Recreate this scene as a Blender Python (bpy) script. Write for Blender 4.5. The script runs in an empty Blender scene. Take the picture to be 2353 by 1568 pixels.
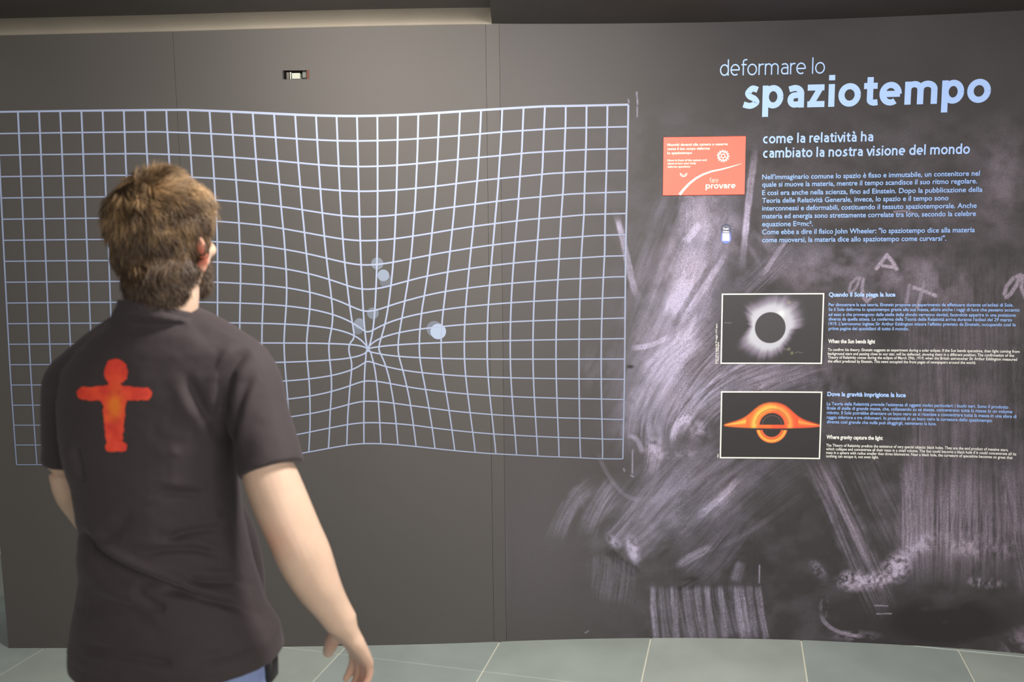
import bpy, bmesh, math, random
import numpy as np
from mathutils import Vector, Matrix
from mathutils.bvhtree import BVHTree

random.seed(7); rng = np.random.default_rng(7)
scene = bpy.context.scene
COL = scene.collection

# ------------------------------------------------------------------ camera, world, lights, exposure
F_PX, CX, CY, CAM_H = 2000.0, 1176.5, 784.0, 1.67
PITCH, ROLL = math.radians(7.1), math.radians(0.6)
cam_d = bpy.data.cameras.new('camera'); cam = bpy.data.objects.new('camera', cam_d); COL.objects.link(cam)
cam_d.sensor_width = 36.0; cam_d.lens = 36.0 * F_PX / 2353.0
R_AX = Vector((math.cos(ROLL), -math.sin(PITCH) * math.sin(ROLL), -math.cos(PITCH) * math.sin(ROLL)))
FWD = Vector((0, math.cos(PITCH), -math.sin(PITCH)))
R_AX = Vector((math.cos(ROLL), 0, 0)) + Vector((0, math.sin(PITCH), math.cos(PITCH))) * (-math.sin(ROLL))
U_AX = R_AX.cross(FWD)
cam.matrix_world = Matrix.Translation((0, 0, CAM_H)) @ Matrix((R_AX, U_AX, -FWD)).transposed().to_4x4()
cam_d.dof.use_dof = True; cam_d.dof.focus_distance = 3.35; cam_d.dof.aperture_fstop = 2.9
cam_d.clip_start = 0.05
scene.camera = cam

world = bpy.data.worlds.new('world'); scene.world = world; world.use_nodes = True
world.node_tree.nodes['Background'].inputs[0].default_value = (1.0, 0.95, 0.90, 1)
world.node_tree.nodes['Background'].inputs[1].default_value = 0.60

def area(name, loc, target, size, power, color, size_y=None, spread=180):
    l = bpy.data.lights.new(name, 'AREA'); l.energy = power; l.color = color; l.size = size
    if size_y: l.shape = 'RECTANGLE'; l.size_y = size_y
    l.spread = math.radians(spread)
    o = bpy.data.objects.new(name, l); COL.objects.link(o); o.location = loc
    o.rotation_euler = (Vector(target) - Vector(loc)).to_track_quat('-Z', 'Y').to_euler()
    return o
area('ceiling_lamp', (0.25, 1.70, 2.40), (0.1, 2.7, 0.9), 0.35, 64, (1.0, 0.94, 0.88))
area('added_wall_light', (-0.62, 2.50, 2.42), (-0.5, 3.4, 1.9), 0.2, 11, (1.0, 0.94, 0.85))  # unseen light added to brighten the upper wall and the cove
area('hall_lamp', (1.5, -0.5, 2.40), (0.2, 2.6, 0.9), 1.7, 112, (1.0, 0.95, 0.90))
area('added_fill_light', (-0.6, -1.6, 2.40), (-0.4, 1.7, 1.0), 1.2, 22, (1.0, 0.94, 0.88))  # unseen soft fill added behind the camera to lift the skin

vs = scene.view_settings
vs.view_transform = 'Standard'; vs.look = 'None'; vs.gamma = 1.0; vs.use_curve_mapping = False; vs.exposure = 0.0
scene.view_settings.exposure = 0.0

# ------------------------------------------------------------------ helpers
def lin(r, g, b):
    f = lambda c: (c / 12.92 if c <= 0.04045 else ((c + 0.055) / 1.055) ** 2.4)
    return (f(r / 255), f(g / 255), f(b / 255), 1.0)
_R, _U, _F = (np.array(v) for v in (R_AX, U_AX, FWD))
def rays(x, y):
    u = (np.asarray(x, float) - CX) / F_PX; v = -(np.asarray(y, float) - CY) / F_PX
    return u[..., None] * _R + v[..., None] * _U + _F
def at(x, y, Y):
    r = rays(x, y); return Vector(r * (Y / r[1]) + np.array([0, 0, CAM_H]))
def project(p):
    q = np.asarray(p, float) - np.array([0, 0, CAM_H]); d = q @ _F
    return CX + F_PX * (q @ _R) / d, CY - F_PX * (q @ _U) / d

def mesh_obj(name, verts, faces, mat=None, parent=None, smooth=False):
    me = bpy.data.meshes.new(name)
    me.from_pydata([tuple(v) for v in verts], [], [tuple(f) for f in faces]); me.update()
    return link(name, me, mat, parent, smooth)
def link(name, me, mat=None, parent=None, smooth=False):
    if mat: me.materials.append(mat)
    me.polygons.foreach_set('use_smooth', [bool(smooth)] * len(me.polygons))
    o = bpy.data.objects.new(name, me); COL.objects.link(o)
    if parent: o.parent = parent; o.matrix_parent_inverse = parent.matrix_world.inverted()
    return o
def grid_mesh(name, P, mat, parent=None, smooth=True, mask=None, color=None, flip=False):
    """P: (n,m,3) array of points"""
    n, m = P.shape[:2]
    idx = np.arange(n * m).reshape(n, m)
    q = np.stack([idx[:-1, :-1], idx[1:, :-1], idx[1:, 1:], idx[:-1, 1:]], -1).reshape(-1, 4)
    if flip: q = q[:, ::-1]
    if mask is not None: q = q[mask.reshape(-1)]
    me = bpy.data.meshes.new(name)
    me.vertices.add(n * m); me.vertices.foreach_set('co', P.reshape(-1).astype(np.float32))
    me.loops.add(len(q) * 4); me.loops.foreach_set('vertex_index', q.reshape(-1).astype(np.int32))
    me.polygons.add(len(q)); me.polygons.foreach_set('loop_start', np.arange(0, len(q) * 4, 4, dtype=np.int32))
    me.update(calc_edges=True)
    if color is not None: set_color(me, color)
    o = link(name, me, mat, parent, smooth); return o
def set_color(me, c, name='paint'):
    a = me.color_attributes.new(name, 'FLOAT_COLOR', 'POINT')
    cc = np.ones((len(me.vertices), 4), np.float32); c = np.asarray(c).reshape(len(me.vertices), -1); cc[:, :c.shape[1]] = c
    a.data.foreach_set('color', cc.reshape(-1))
def empty(name, loc=(0, 0, 0)):
    o = bpy.data.objects.new(name, None); COL.objects.link(o); o.location = loc; o.empty_display_size = 0.1
    bpy.context.view_layer.update(); return o
def tag(o, label, cat, group=None):
    o['label'] = label; o['category'] = cat
    if group: o['group'] = group
    return o
def struct(o): o['kind'] = 'structure'; return o

def mat(name, color, rough=0.6, metal=0.0, emit=None, strength=1.0, spec=0.5, noise=None, bump=None, attr=None, nscale=6.0):
    m = bpy.data.materials.new(name); m.use_nodes = True; nt = m.node_tree; b = nt.nodes['Principled BSDF']
    b.inputs['Base Color'].default_value = color; b.inputs['Roughness'].default_value = rough
    b.inputs['Metallic'].default_value = metal; b.inputs['Specular IOR Level'].default_value = spec
    src = None
    if attr:
        a = nt.nodes.new('ShaderNodeAttribute'); a.attribute_name = attr; src = a.outputs['Color']
        nt.links.new(src, b.inputs['Base Color'])
    if noise:
        n = nt.nodes.new('ShaderNodeTexNoise'); n.inputs['Scale'].default_value = nscale; n.inputs['Detail'].default_value = 6
        tc = nt.nodes.new('ShaderNodeTexCoord'); nt.links.new(tc.outputs['Object'], n.inputs['Vector'])
        r = nt.nodes.new('ShaderNodeMapRange'); r.inputs['To Min'].default_value = 1 - noise; r.inputs['To Max'].default_value = 1 + noise
        nt.links.new(n.outputs['Fac'], r.inputs['Value'])
        mx = nt.nodes.new('ShaderNodeVectorMath'); mx.operation = 'SCALE'
        if src: nt.links.new(src, mx.inputs[0])
        else: mx.inputs[0].default_value = color[:3]
        nt.links.new(r.outputs[0], mx.inputs['Scale']); nt.links.new(mx.outputs[0], b.inputs['Base Color'])
    if bump:
        n2 = nt.nodes.new('ShaderNodeTexNoise'); n2.inputs['Scale'].default_value = bump[0]; n2.inputs['Detail'].default_value = 3
        tc2 = nt.nodes.new('ShaderNodeTexCoord'); nt.links.new(tc2.outputs['Object'], n2.inputs['Vector'])
        bp = nt.nodes.new('ShaderNodeBump'); bp.inputs['Strength'].default_value = bump[1]; bp.inputs['Distance'].default_value = bump[2]
        nt.links.new(n2.outputs['Fac'], bp.inputs['Height']); nt.links.new(bp.outputs[0], b.inputs['Normal'])
    if emit:
        b.inputs['Emission Color'].default_value = emit; b.inputs['Emission Strength'].default_value = strength
    return m

def vnoise(x, y, seed=0):
    """smooth value noise in 2D, 0..1"""
    r = np.random.default_rng(seed); T = r.random((256, 256))
    xi = np.floor(x).astype(int); yi = np.floor(y).astype(int); fx = x - xi; fy = y - yi
    fx = fx * fx * (3 - 2 * fx); fy = fy * fy * (3 - 2 * fy)
    g = lambda a, b: T[a & 255, b & 255]
    return (g(xi, yi) * (1 - fx) + g(xi + 1, yi) * fx) * (1 - fy) + (g(xi, yi + 1) * (1 - fx) + g(xi + 1, yi + 1) * fx) * fy
def fbm(x, y, seed=0, o=4):
    s = 0; a = 0.5; t = 0
    for i in range(o):
        s = s + a * vnoise(x * 2 ** i, y * 2 ** i, seed + i); t += a; a *= 0.55
    return s / t

# ------------------------------------------------------------------ wall surface: plan curve y(x), arc length s
K = CAM_H / 1.6
WP = np.array([[-1.99, 3.247], [-1.765, 3.242], [-1.336, 3.236], [-.909, 3.234], [-.484, 3.239], [-.229, 3.248], [.028, 3.264],
               [.287, 3.275], [.546, 3.276], [.717, 3.273], [.971, 3.257], [1.138, 3.244], [1.381, 3.212], [1.619, 3.178],
               [1.771, 3.15], [1.922, 3.115], [2.3, 3.01], [2.7, 2.87], [3.2, 2.65]]) * K
wx = np.linspace(WP[0, 0] - .0, WP[-1, 0], 3000); wy = np.interp(wx, WP[:, 0], WP[:, 1])
kern = np.exp(-np.linspace(-2.5, 2.5, 201) ** 2); kern /= kern.sum()
wy = np.convolve(np.pad(wy, 100, 'reflect', reflect_type='odd'), kern, 'valid')
ws = np.concatenate([[0], np.cumsum(np.hypot(np.diff(wx), np.diff(wy)))])
ntx, nty = np.gradient(wy, wx), -np.ones_like(wx)
nl = np.hypot(ntx, nty); nx_, ny_ = ntx / nl, nty / nl          # normal toward the viewer
def wall_pt(s, z, off=0.0):
    s = np.asarray(s, float); x = np.interp(s, ws, wx); y = np.interp(s, ws, wy)
    return np.stack([x + np.interp(s, ws, nx_) * off, y + np.interp(s, ws, ny_) * off, np.broadcast_to(z, s.shape) + 0 * s], -1)
def wall_sz(px, py):
    r = rays(px, py); k = r[..., 0] / r[..., 1]; ta = wx / wy
    x = np.interp(k, ta, wx); y = np.interp(k, ta, wy); s = np.interp(x, wx, ws)
    return s, CAM_H + r[..., 2] / r[..., 1] * y
TOP = 2.452

# ------------------------------------------------------------------ materials of the setting
def wall_material(name, painted):
    m = bpy.data.materials.new(name); m.use_nodes = True; nt = m.node_tree; b = nt.nodes['Principled BSDF']
    b.inputs['Roughness'].default_value = 0.62; b.inputs['Specular IOR Level'].default_value = 0.35
    tc = nt.nodes.new('ShaderNodeTexCoord')
    n = nt.nodes.new('ShaderNodeTexNoise'); n.inputs['Scale'].default_value = 1.3; n.inputs['Detail'].default_value = 5
    nt.links.new(tc.outputs['Object'], n.inputs['Vector'])
    g = nt.nodes.new('ShaderNodeTexNoise'); g.inputs['Scale'].default_value = 330; g.inputs['Detail'].default_value = 2
    nt.links.new(tc.outputs['Object'], g.inputs['Vector'])
    ramp = nt.nodes.new('ShaderNodeMix'); ramp.data_type = 'RGBA'
    ramp.inputs[6].default_value = WALL_A; ramp.inputs[7].default_value = WALL_B
    nt.links.new(n.outputs['Fac'], ramp.inputs[0])
    out = ramp.outputs[2]
    if painted:
        a = nt.nodes.new('ShaderNodeAttribute'); a.attribute_name = 'paint'
        sep = nt.nodes.new('ShaderNodeSeparateColor'); nt.links.new(a.outputs['Color'], sep.inputs[0])
        gr = nt.nodes.new('ShaderNodeMapRange'); gr.inputs['From Min'].default_value = .3; gr.inputs['From Max'].default_value = .7
        gr.inputs['To Min'].default_value = .50; gr.inputs['To Max'].default_value = 1.5
        nt.links.new(g.outputs['Fac'], gr.inputs['Value'])
        mu = nt.nodes.new('ShaderNodeMath'); mu.operation = 'MULTIPLY'; mu.use_clamp = True
        nt.links.new(sep.outputs[0], mu.inputs[0]); nt.links.new(gr.outputs[0], mu.inputs[1])
        tint = nt.nodes.new('ShaderNodeMix'); tint.data_type = 'RGBA'
        tint.inputs[6].default_value = (.50, .46, .64, 1); tint.inputs[7].default_value = (.56, .46, .60, 1)
        nt.links.new(sep.outputs[1], tint.inputs[0])
        dk = nt.nodes.new('ShaderNodeMix'); dk.data_type = 'RGBA'; dk.inputs[7].default_value = (.024, .021, .023, 1)
        nt.links.new(sep.outputs[2], dk.inputs[0]); nt.links.new(out, dk.inputs[6])
        mm = nt.nodes.new('ShaderNodeMix'); mm.data_type = 'RGBA'
        nt.links.new(mu.outputs[0], mm.inputs[0]); nt.links.new(dk.outputs[2], mm.inputs[6]); nt.links.new(tint.outputs[2], mm.inputs[7])
        out = mm.outputs[2]
    nt.links.new(out, b.inputs['Base Color'])
    bp = nt.nodes.new('ShaderNodeBump'); bp.inputs['Strength'].default_value = .25; bp.inputs['Distance'].default_value = .0004
    nt.links.new(g.outputs['Fac'], bp.inputs['Height']); nt.links.new(bp.outputs[0], b.inputs['Normal'])
    return m
WALL_A, WALL_B = (.080, .074, .071, 1), (.098, .090, .086, 1)
M_WALL = wall_material('wall_paint', False)
WALL_A, WALL_B = (.070, .064, .064, 1), (.086, .079, .079, 1)
M_MURAL = wall_material('mural_print', True)
M_DARK = mat('dark_core', (.02, .018, .017, 1), .8, noise=.2)
M_CEIL = mat('ceiling_paint', (.060, .050, .044, 1), .55, noise=.25, bump=(60, .3, .002))
M_COVE = mat('cove_lit_tone', (.25, .22, .18, 1), .36, noise=.15, bump=(160, .35, .002))  # lit band along the ceiling edge put into a paler base colour

# ------------------------------------------------------------------ chalk smears printed on the mural (values on the wall's own points)
def paint_mural(P):
    px, py = project(P.reshape(-1, 3)); n = len(px)
    C = np.zeros(n); D = np.zeros(n)
    def sm(a): a = np.clip(a, 0, 1); return a * a * (3 - 2 * a)
    def stroke(pts, w, inten, freq=8, streak=.8, seed=0, fade=.25, dark=False, wob=4.0):
        pts = np.array(pts, float)
        # smooth the path
        t = np.linspace(0, len(pts) - 1, max(12, 8 * len(pts))); k = np.arange(len(pts))
        if len(pts) > 2:
            cf = [np.polyfit(k, pts[:, i], min(3, len(pts) - 1)) for i in (0, 1)]; path = np.stack([np.polyval(c, t) for c in cf], 1)
        else: path = np.stack([np.interp(t, k, pts[:, i]) for i in (0, 1)], 1)
        lo = path.min(0) - w; hi = path.max(0) + w
        sel = np.where((px > lo[0]) & (px < hi[0]) & (py > lo[1]) & (py < hi[1]))[0]
        if not len(sel): return
        x, y = px[sel], py[sel]; best = np.full(len(sel), 1e9); T = np.zeros(len(sel)); S = np.zeros(len(sel))
        L = np.concatenate([[0], np.cumsum(np.hypot(*np.diff(path, axis=0).T))])
        for i in range(len(path) - 1):
            a, b = path[i], path[i + 1]; d = b - a; l = np.hypot(*d) + 1e-9; d = d / l
            u = (x - a[0]) * d[0] + (y - a[1]) * d[1]; uc = np.clip(u, 0, l)
            qx = a[0] + d[0] * uc - x; qy = a[1] + d[1] * uc - y; dist = np.hypot(qx, qy); m = dist < best
            best[m] = dist[m]; T[m] = ((x - a[0]) * -d[1] + (y - a[1]) * d[0])[m]; S[m] = (L[i] + uc)[m]
        tt = T / (w * .5); ss = S / L[-1]
        edge = fbm(x / 22, y / 22, seed + 50, 3)
        m = sm((1.15 - np.hypot(best / (w * .5), 0)) / .6 - (edge - .5) * .9)
        m *= sm(ss / fade + .15) * sm((1 - ss) / fade + .15) * (best < w * .75)
        st = vnoise(tt * freq + 40 + wob * .02 * S / 10, S * .010 + 7, seed) * .45 + vnoise(tt * freq * 2.3 + 9, S * .016, seed + 1) * .33 + vnoise(tt * freq * 4.6 + 3, S * .03, seed + 2) * .22
        st = np.clip((st - .33) * 2.5, 0, 1.5)
        v = inten * m * ((1 - streak) + streak * st) * (.7 + .6 * fbm(x / 9, y / 9, seed + 3, 2))
        if dark: D[sel] = np.maximum(D[sel], np.clip(v, 0, 1)); C[sel] *= (1 - np.clip(v, 0, 1))
        else: C[sel] += v
    def cloud(cx, cy, rx, ry, ang, inten, seed=0, sx=30, sy=30, thr=.35, dark=False):
        a = math.radians(ang); R = max(rx, ry) * 1.5
        sel = np.where((abs(px - cx) < R) & (abs(py - cy) < R))[0]
        if not len(sel): return
        dx, dy = px[sel] - cx, py[sel] - cy; u = dx * math.cos(a) + dy * math.sin(a); v = -dx * math.sin(a) + dy * math.cos(a)
        g = sm((1.25 - np.hypot(u / rx, v / ry)) / 1.1)
        nz = fbm(u / sx + 11, v / sy + 5, seed, 4); val = inten * g * np.clip((nz - thr) * 3.2, 0, 1.3)
        if dark: D[sel] = np.maximum(D[sel], np.clip(val, 0, 1)); C[sel] *= (1 - np.clip(val, 0, 1))
        else: C[sel] += val
    # overall faint dust
    base = sm((px - 1270 + 60 * (fbm(px / 90, py / 90, 3) - .5)) / 260) * sm((py - 190) / 160)
    D += .72 * sm((px - 1180) / 620) * (.75 + .5 * fbm(px / 160, py / 160, 99, 3))
    C += .05 * base * np.clip((fbm(px / 60, py / 45, 21, 5) - .35) * 3, 0, 1.4)
    # broad clouds
    cloud(1580, 640, 100, 230, 20, .22, 1, 40, 120)
    cloud(1610, 460, 85, 75, 0, .24, 2, 34, 34)
    cloud(1650, 520, 70, 50, 0, .20, 3, 30, 30)
    cloud(1500, 560, 60, 230, 22, .07, 4, 12, 90)
    cloud(1950, 620, 210, 70, 0, .22, 5, 55, 45)
    cloud(1760, 560, 90, 60, -30, .14, 6, 18, 60)
    cloud(2130, 640, 200, 85, 0, .16, 7, 40, 60)
    cloud(2310, 400, 80, 130, 0, .12, 8, 50, 50)
    cloud(2200, 520, 160, 60, 0, .07, 9, 50, 40)
    cloud(1560, 900, 130, 170, 35, .18, 10, 26, 120)
    cloud(1640, 1110, 240, 110, -35, .10, 11, 70, 26)
    cloud(1480, 1200, 170, 110, -35, .13, 12, 60, 24)
    cloud(1750, 870, 190, 60, -30, .13, 13, 80, 18)
    cloud(1900, 900, 60, 100, 0, .12, 14, 20, 60)
    cloud(2200, 1010, 160, 330, 0, .07, 15, 10, 160)
    cloud(1380, 850, 70, 60, 20, .07, 16, 10, 40)
    cloud(1545, 700, 130, 330, 18, .09, 101, 16, 150, .25)
    cloud(1500, 860, 90, 190, 30, .10, 102, 12, 120, .25)
    cloud(1640, 1120, 230, 90, -38, .08, 103, 90, 12, .3)
    cloud(1500, 1150, 150, 90, -50, .12, 104, 80, 10, .3)
    cloud(1720, 1010, 160, 60, -35, .08, 105, 80, 10, .3)
    stroke([(1720, 1060), (1620, 1150), (1520, 1260)], 150, .08, 22, .9, 106, .3)
    stroke([(1860, 1050), (1740, 1130), (1600, 1260)], 120, .06, 20, .95, 107, .3)
    stroke([(1640, 1030), (1540, 1110), (1450, 1230)], 110, .09, 18, .9, 108, .3)
    cloud(2210, 1210, 170, 130, 0, .20, 109, 4, 120, .30)
    cloud(2110, 1150, 40, 220, 0, .10, 110, 4, 200, .30)
    # big bright smear
    stroke([(1650, 470), (1600, 590), (1560, 700), (1520, 780), (1470, 840)], 150, .27, 9, .6, 1)
    stroke([(1610, 560), (1575, 650), (1545, 740)], 80, .40, 7, .5, 2)
    stroke([(1580, 640), (1558, 690), (1545, 730)], 46, .60, 5, .4, 3, .4)
    stroke([(1612, 512), (1595, 532), (1572, 560)], 20, .50, 3, .3, 4)
    stroke([(1570, 430), (1580, 480), (1575, 540)], 40, .16, 5, .6, 44)
    # dark wedge line with a pale flank
    stroke([(1662, 565), (1620, 630), (1560, 725), (1520, 780)], 17, .5, 2, .0, 5, .35, dark=True)
    stroke([(1672, 578), (1632, 640), (1578, 722)], 15, .33, 3, .4, 6)
    # wisps
    stroke([(1737, 335), (1724, 430), (1714, 520), (1705, 620)], 17, .42, 3, .4, 7, .35)
    stroke([(1722, 450), (1716, 500), (1712, 560)], 14, .35, 3, .3, 8, .4)
    stroke([(1414, 490), (1430, 545), (1448, 630), (1472, 690)], 17, .40, 3, .4, 9, .3)
    stroke([(1418, 505), (1428, 540)], 12, .35, 3, .3, 10, .4)
    stroke([(1812, 545), (1780, 590), (1750, 640)], 13, .30, 3, .4, 11)
    stroke([(1830, 560), (1740, 640), (1690, 690)], 60, .14, 9, .9, 12)
    stroke([(1600, 720), (1585, 760), (1560, 790)], 12, .35, 3, .4, 13)
    # sweeping arcs
    stroke([(1660, 740), (1570, 830), (1505, 930), (1490, 1040)], 150, .26, 13, .85, 14)
    stroke([(1610, 770), (1540, 820), (1480, 870)], 80, .34, 8, .7, 15)
    stroke([(1450, 800), (1500, 792), (1540, 770)], 13, .45, 3, .3, 16)
    stroke([(1860, 835), (1720, 870), (1620, 930), (1560, 1010)], 90, .30, 11, .9, 17)
    stroke([(1760, 800), (1660, 850), (1590, 920), (1540, 1000)], 60, .30, 8, .9, 18)
    stroke([(1900, 850), (1800, 880), (1730, 930)], 60, .18, 8, .9, 19)
    stroke([(1660, 690), (1520, 860), (1440, 1000)], 70, .12, 9, .9, 47)
    stroke([(1545, 1015), (1552, 985), (1568, 967), (1592, 968)], 18, .55, 3, .4, 20, .3)
    cloud(1600, 985, 40, 28, 30, .30, 17, 14, 14)
    stroke([(1498, 960), (1505, 1030), (1492, 1095)], 42, .30, 5, .8, 21)
    cloud(1505, 1035, 26, 34, 0, .42, 18, 9, 9)
    stroke([(1440, 1005), (1462, 1010), (1478, 1045)], 14, .30, 3, .4, 22)
    cloud(1560, 1040, 70, 16, 0, .22, 19, 16, 8)
    stroke([(1370, 1038), (1400, 1095), (1440, 1140), (1490, 1140)], 10, .13, 3, .4, 23)
    # lower left strokes
    stroke([(1420, 1105), (1375, 1165), (1345, 1235)], 50, .30, 7, .8, 24, .35)
    stroke([(1365, 1110), (1310, 1165), (1274, 1245)], 46, .22, 7, .8, 25, .35)
    stroke([(1480, 1150), (1440, 1200), (1395, 1250)], 50, .20, 7, .85, 26)
    stroke([(1520, 1210), (1480, 1250), (1440, 1280)], 60, .20, 7, .8, 27)
    cloud(1455, 1262, 16, 34, -12, .85, 20, 12, 20, .2)
    cloud(1410, 1245, 22, 12, 40, .45, 21, 10, 10, .25)
    stroke([(1385, 1250), (1425, 1290), (1475, 1330)], 30, .75, 4, .3, 28, dark=True)
    stroke([(1600, 1190), (1650, 1150), (1700, 1100)], 18, .34, 3, .5, 29)
    cloud(1640, 1165, 60, 26, -45, .18, 22, 40, 14)
    stroke([(1550, 1305), (1590, 1280), (1640, 1255)], 20, .32, 3, .5, 30)
    stroke([(1640, 1265), (1740, 1210), (1850, 1130)], 14, .09, 3, .5, 31)
    stroke([(1560, 1340), (1620, 1300), (1700, 1200)], 90, .10, 9, .9, 32)
    cloud(1585, 1345, 60, 34, -20, .8, 23, 40, 20, .15, dark=True)
    cloud(1820, 1180, 110, 190, 20, .6, 24, 80, 80, .25, dark=True)
    # bottom upright brush marks
    for i, (a, b, it) in enumerate([(1500, 1508, .42), (1520, 1530, .20), (1548, 1556, .28), (1575, 1590, .18), (1625, 1637, .36), (1655, 1668, .26),
                                    (1690, 1708, .40), (1700, 1722, .34), (1722, 1738, .26), (1742, 1762, .36), (1604, 1614, .15)]):
        stroke([(a, 1345), ((a + b) / 2 - 2, 1405), (b, 1472)], 16, it, 4, .7, 60 + i, .12)
    stroke([(1620, 1345), (1625, 1400), (1640, 1475)], 270, .15, 34, 1.0, 33, .12)
    stroke([(1415, 1275), (1410, 1330), (1400, 1390)], 110, .13, 16, 1.0, 34, .3)
    stroke([(1705, 1290), (1695, 1320), (1690, 1340)], 30, .25, 5, .7, 35)
    # long diagonals and upright streaks on the right
    stroke([(1875, 1050), (1935, 1180), (1985, 1300), (2050, 1440)], 75, .26, 10, .95, 36, .2)
    stroke([(1885, 1060), (1945, 1190), (1998, 1310)], 20, .22, 4, .7, 37)
    stroke([(1975, 1050), (2030, 1170), (2070, 1260)], 80, .10, 10, 1.0, 38)
    stroke([(2215, 560), (2215, 950), (2210, 1350)], 330, .060, 70, 1.0, 39, .2, wob=0)
    stroke([(2085, 1050), (2090, 1200), (2085, 1300)], 40, .24, 7, .9, 40)
    stroke([(2170, 1080), (2165, 1200), (2160, 1320)], 170, .11, 30, 1.0, 41, .3)
    stroke([(2330, 1060), (2350, 1200), (2380, 1380)], 80, .16, 10, .9, 42, .2)
    cloud(1960, 1335, 40, 26, 0, .75, 25, 7, 8, .30)
    cloud(2010, 1335, 50, 22, -10, .62, 26, 7, 8, .32)
    cloud(2062, 1305, 44, 34, -40, .85, 27, 8, 9, .30)
    cloud(2110, 1255, 60, 30, -30, .35, 28, 8, 14)
    cloud(2240, 1255, 110, 34, 5, .30, 29, 8, 16)
    cloud(2262, 1340, 48, 14, 5, .50, 30, 6, 14)
    cloud(2170, 1430, 260, 100, 0, .9, 31, 120, 60, .12, dark=True)
    stroke([(1886, 1408), (1900, 1436), (1935, 1455), (1990, 1464)], 10, .36, 3, .3, 43, .3)
    cloud(1894, 1396, 12, 30, 5, .35, 32, 10, 14)
    cloud(1965, 1462, 60, 14, 0, .25, 33, 14, 8)
    cloud(2345, 1480, 60, 40, -40, .25, 34, 12, 20)
    cloud(1880, 1310, 30, 14, 50, .30, 35, 8, 8)
    cloud(2470, 900, 130, 500, 0, .16, 36, 20, 160)
    # chalk letters
    def chalk(pts, w=9, it=.62):
        p = np.array(pts, float)
        for a, b in zip(p[:-1], p[1:]):
            lo = np.minimum(a, b) - w; hi = np.maximum(a, b) + w
            sel = np.where((px > lo[0]) & (px < hi[0]) & (py > lo[1]) & (py < hi[1]))[0]
            d = b - a; l = np.hypot(*d); d = d / l; u = np.clip((px[sel] - a[0]) * d[0] + (py[sel] - a[1]) * d[1], 0, l)
            ds = np.hypot(px[sel] - a[0] - d[0] * u, py[sel] - a[1] - d[1] * u)
            C[sel] = np.maximum(C[sel], it * sm((w * .75 - ds) / (w * .5)) * (.6 + .6 * fbm(px[sel] / 4, py[sel] / 4, 77, 2)))
    chalk([(2014, 617), (2026, 602), (2038, 586), (2050, 601), (2060, 618)], 9)
    chalk([(2056, 615), (2040, 613), (2029, 611)], 8)
    chalk([(1951, 668), (1955, 652), (1968, 639), (1976, 639), (1970, 655), (1962, 668), (1953, 672)], 7, .4)
    chalk([(1984, 642), (1981, 662), (1984, 684), (1992, 693), (2002, 684)], 8, .45)
    chalk([(2090, 656), (2087, 675), (2083, 694)], 9, .4)
    chalk([(2124, 648), (2117, 675), (2108, 706)], 9, .45)
    chalk([(2100, 661), (2124, 669), (2150, 680)], 9, .6)
    chalk([(2308, 676), (2313, 658), (2328, 640), (2344, 632), (2336, 655), (2322, 676), (2312, 683)], 9, .5)
    chalk([(2350, 634), (2347, 660), (2356, 684), (2370, 680)], 9, .5)
    chalk([(2055, 487), (2078, 485), (2100, 491)], 5, .35)
    chalk([(1815, 603), (1819, 599), (1817, 594)], 4, .3)
    # chips, staples and scuffs
    for q in ([(1463, 212), (1465, 240)], [(1464, 246), (1464, 268)], [(1444, 229), (1445, 236)], [(1454, 1035), (1453, 1088)], [(1433, 1078), (1435, 1083)],
              [(1450, 1093), (1456, 1096)], [(1345, 1455), (1352, 1451)], [(1493, 1080), (1494, 1083)], [(1745, 1300), (1745, 1340)]):
        chalk(q, 3.0, .45)
    chalk([(2010, 1392), (2040, 1393)], 3, .4); chalk([(2015, 1411), (2048, 1411)], 3, .4)
    cloud(1448, 843, 12, 6, 0, .8, 40, 100, 100, 0, dark=True)
    # paler line beside the tape, with soft paler patches
    ridge = np.exp(-((px - 1152) / 4.0) ** 2) * sm((py - 1040) / 60) * .10
    C += ridge + np.exp(-((px - 1157) / 9.0) ** 2) * np.exp(-((py - 1300) / 120) ** 2) * .05
    C += .035 * np.exp(-((px - 1240) / 110) ** 2 - ((py - 1270) / 170) ** 2)
    G = np.clip((px - 1500) / 700 + (fbm(px / 70, py / 70, 91, 3) - .5) * 1.2, 0, 1)
    return np.stack([np.clip(C, 0, .92), G, np.clip(D, 0, 1)], -1)

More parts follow.
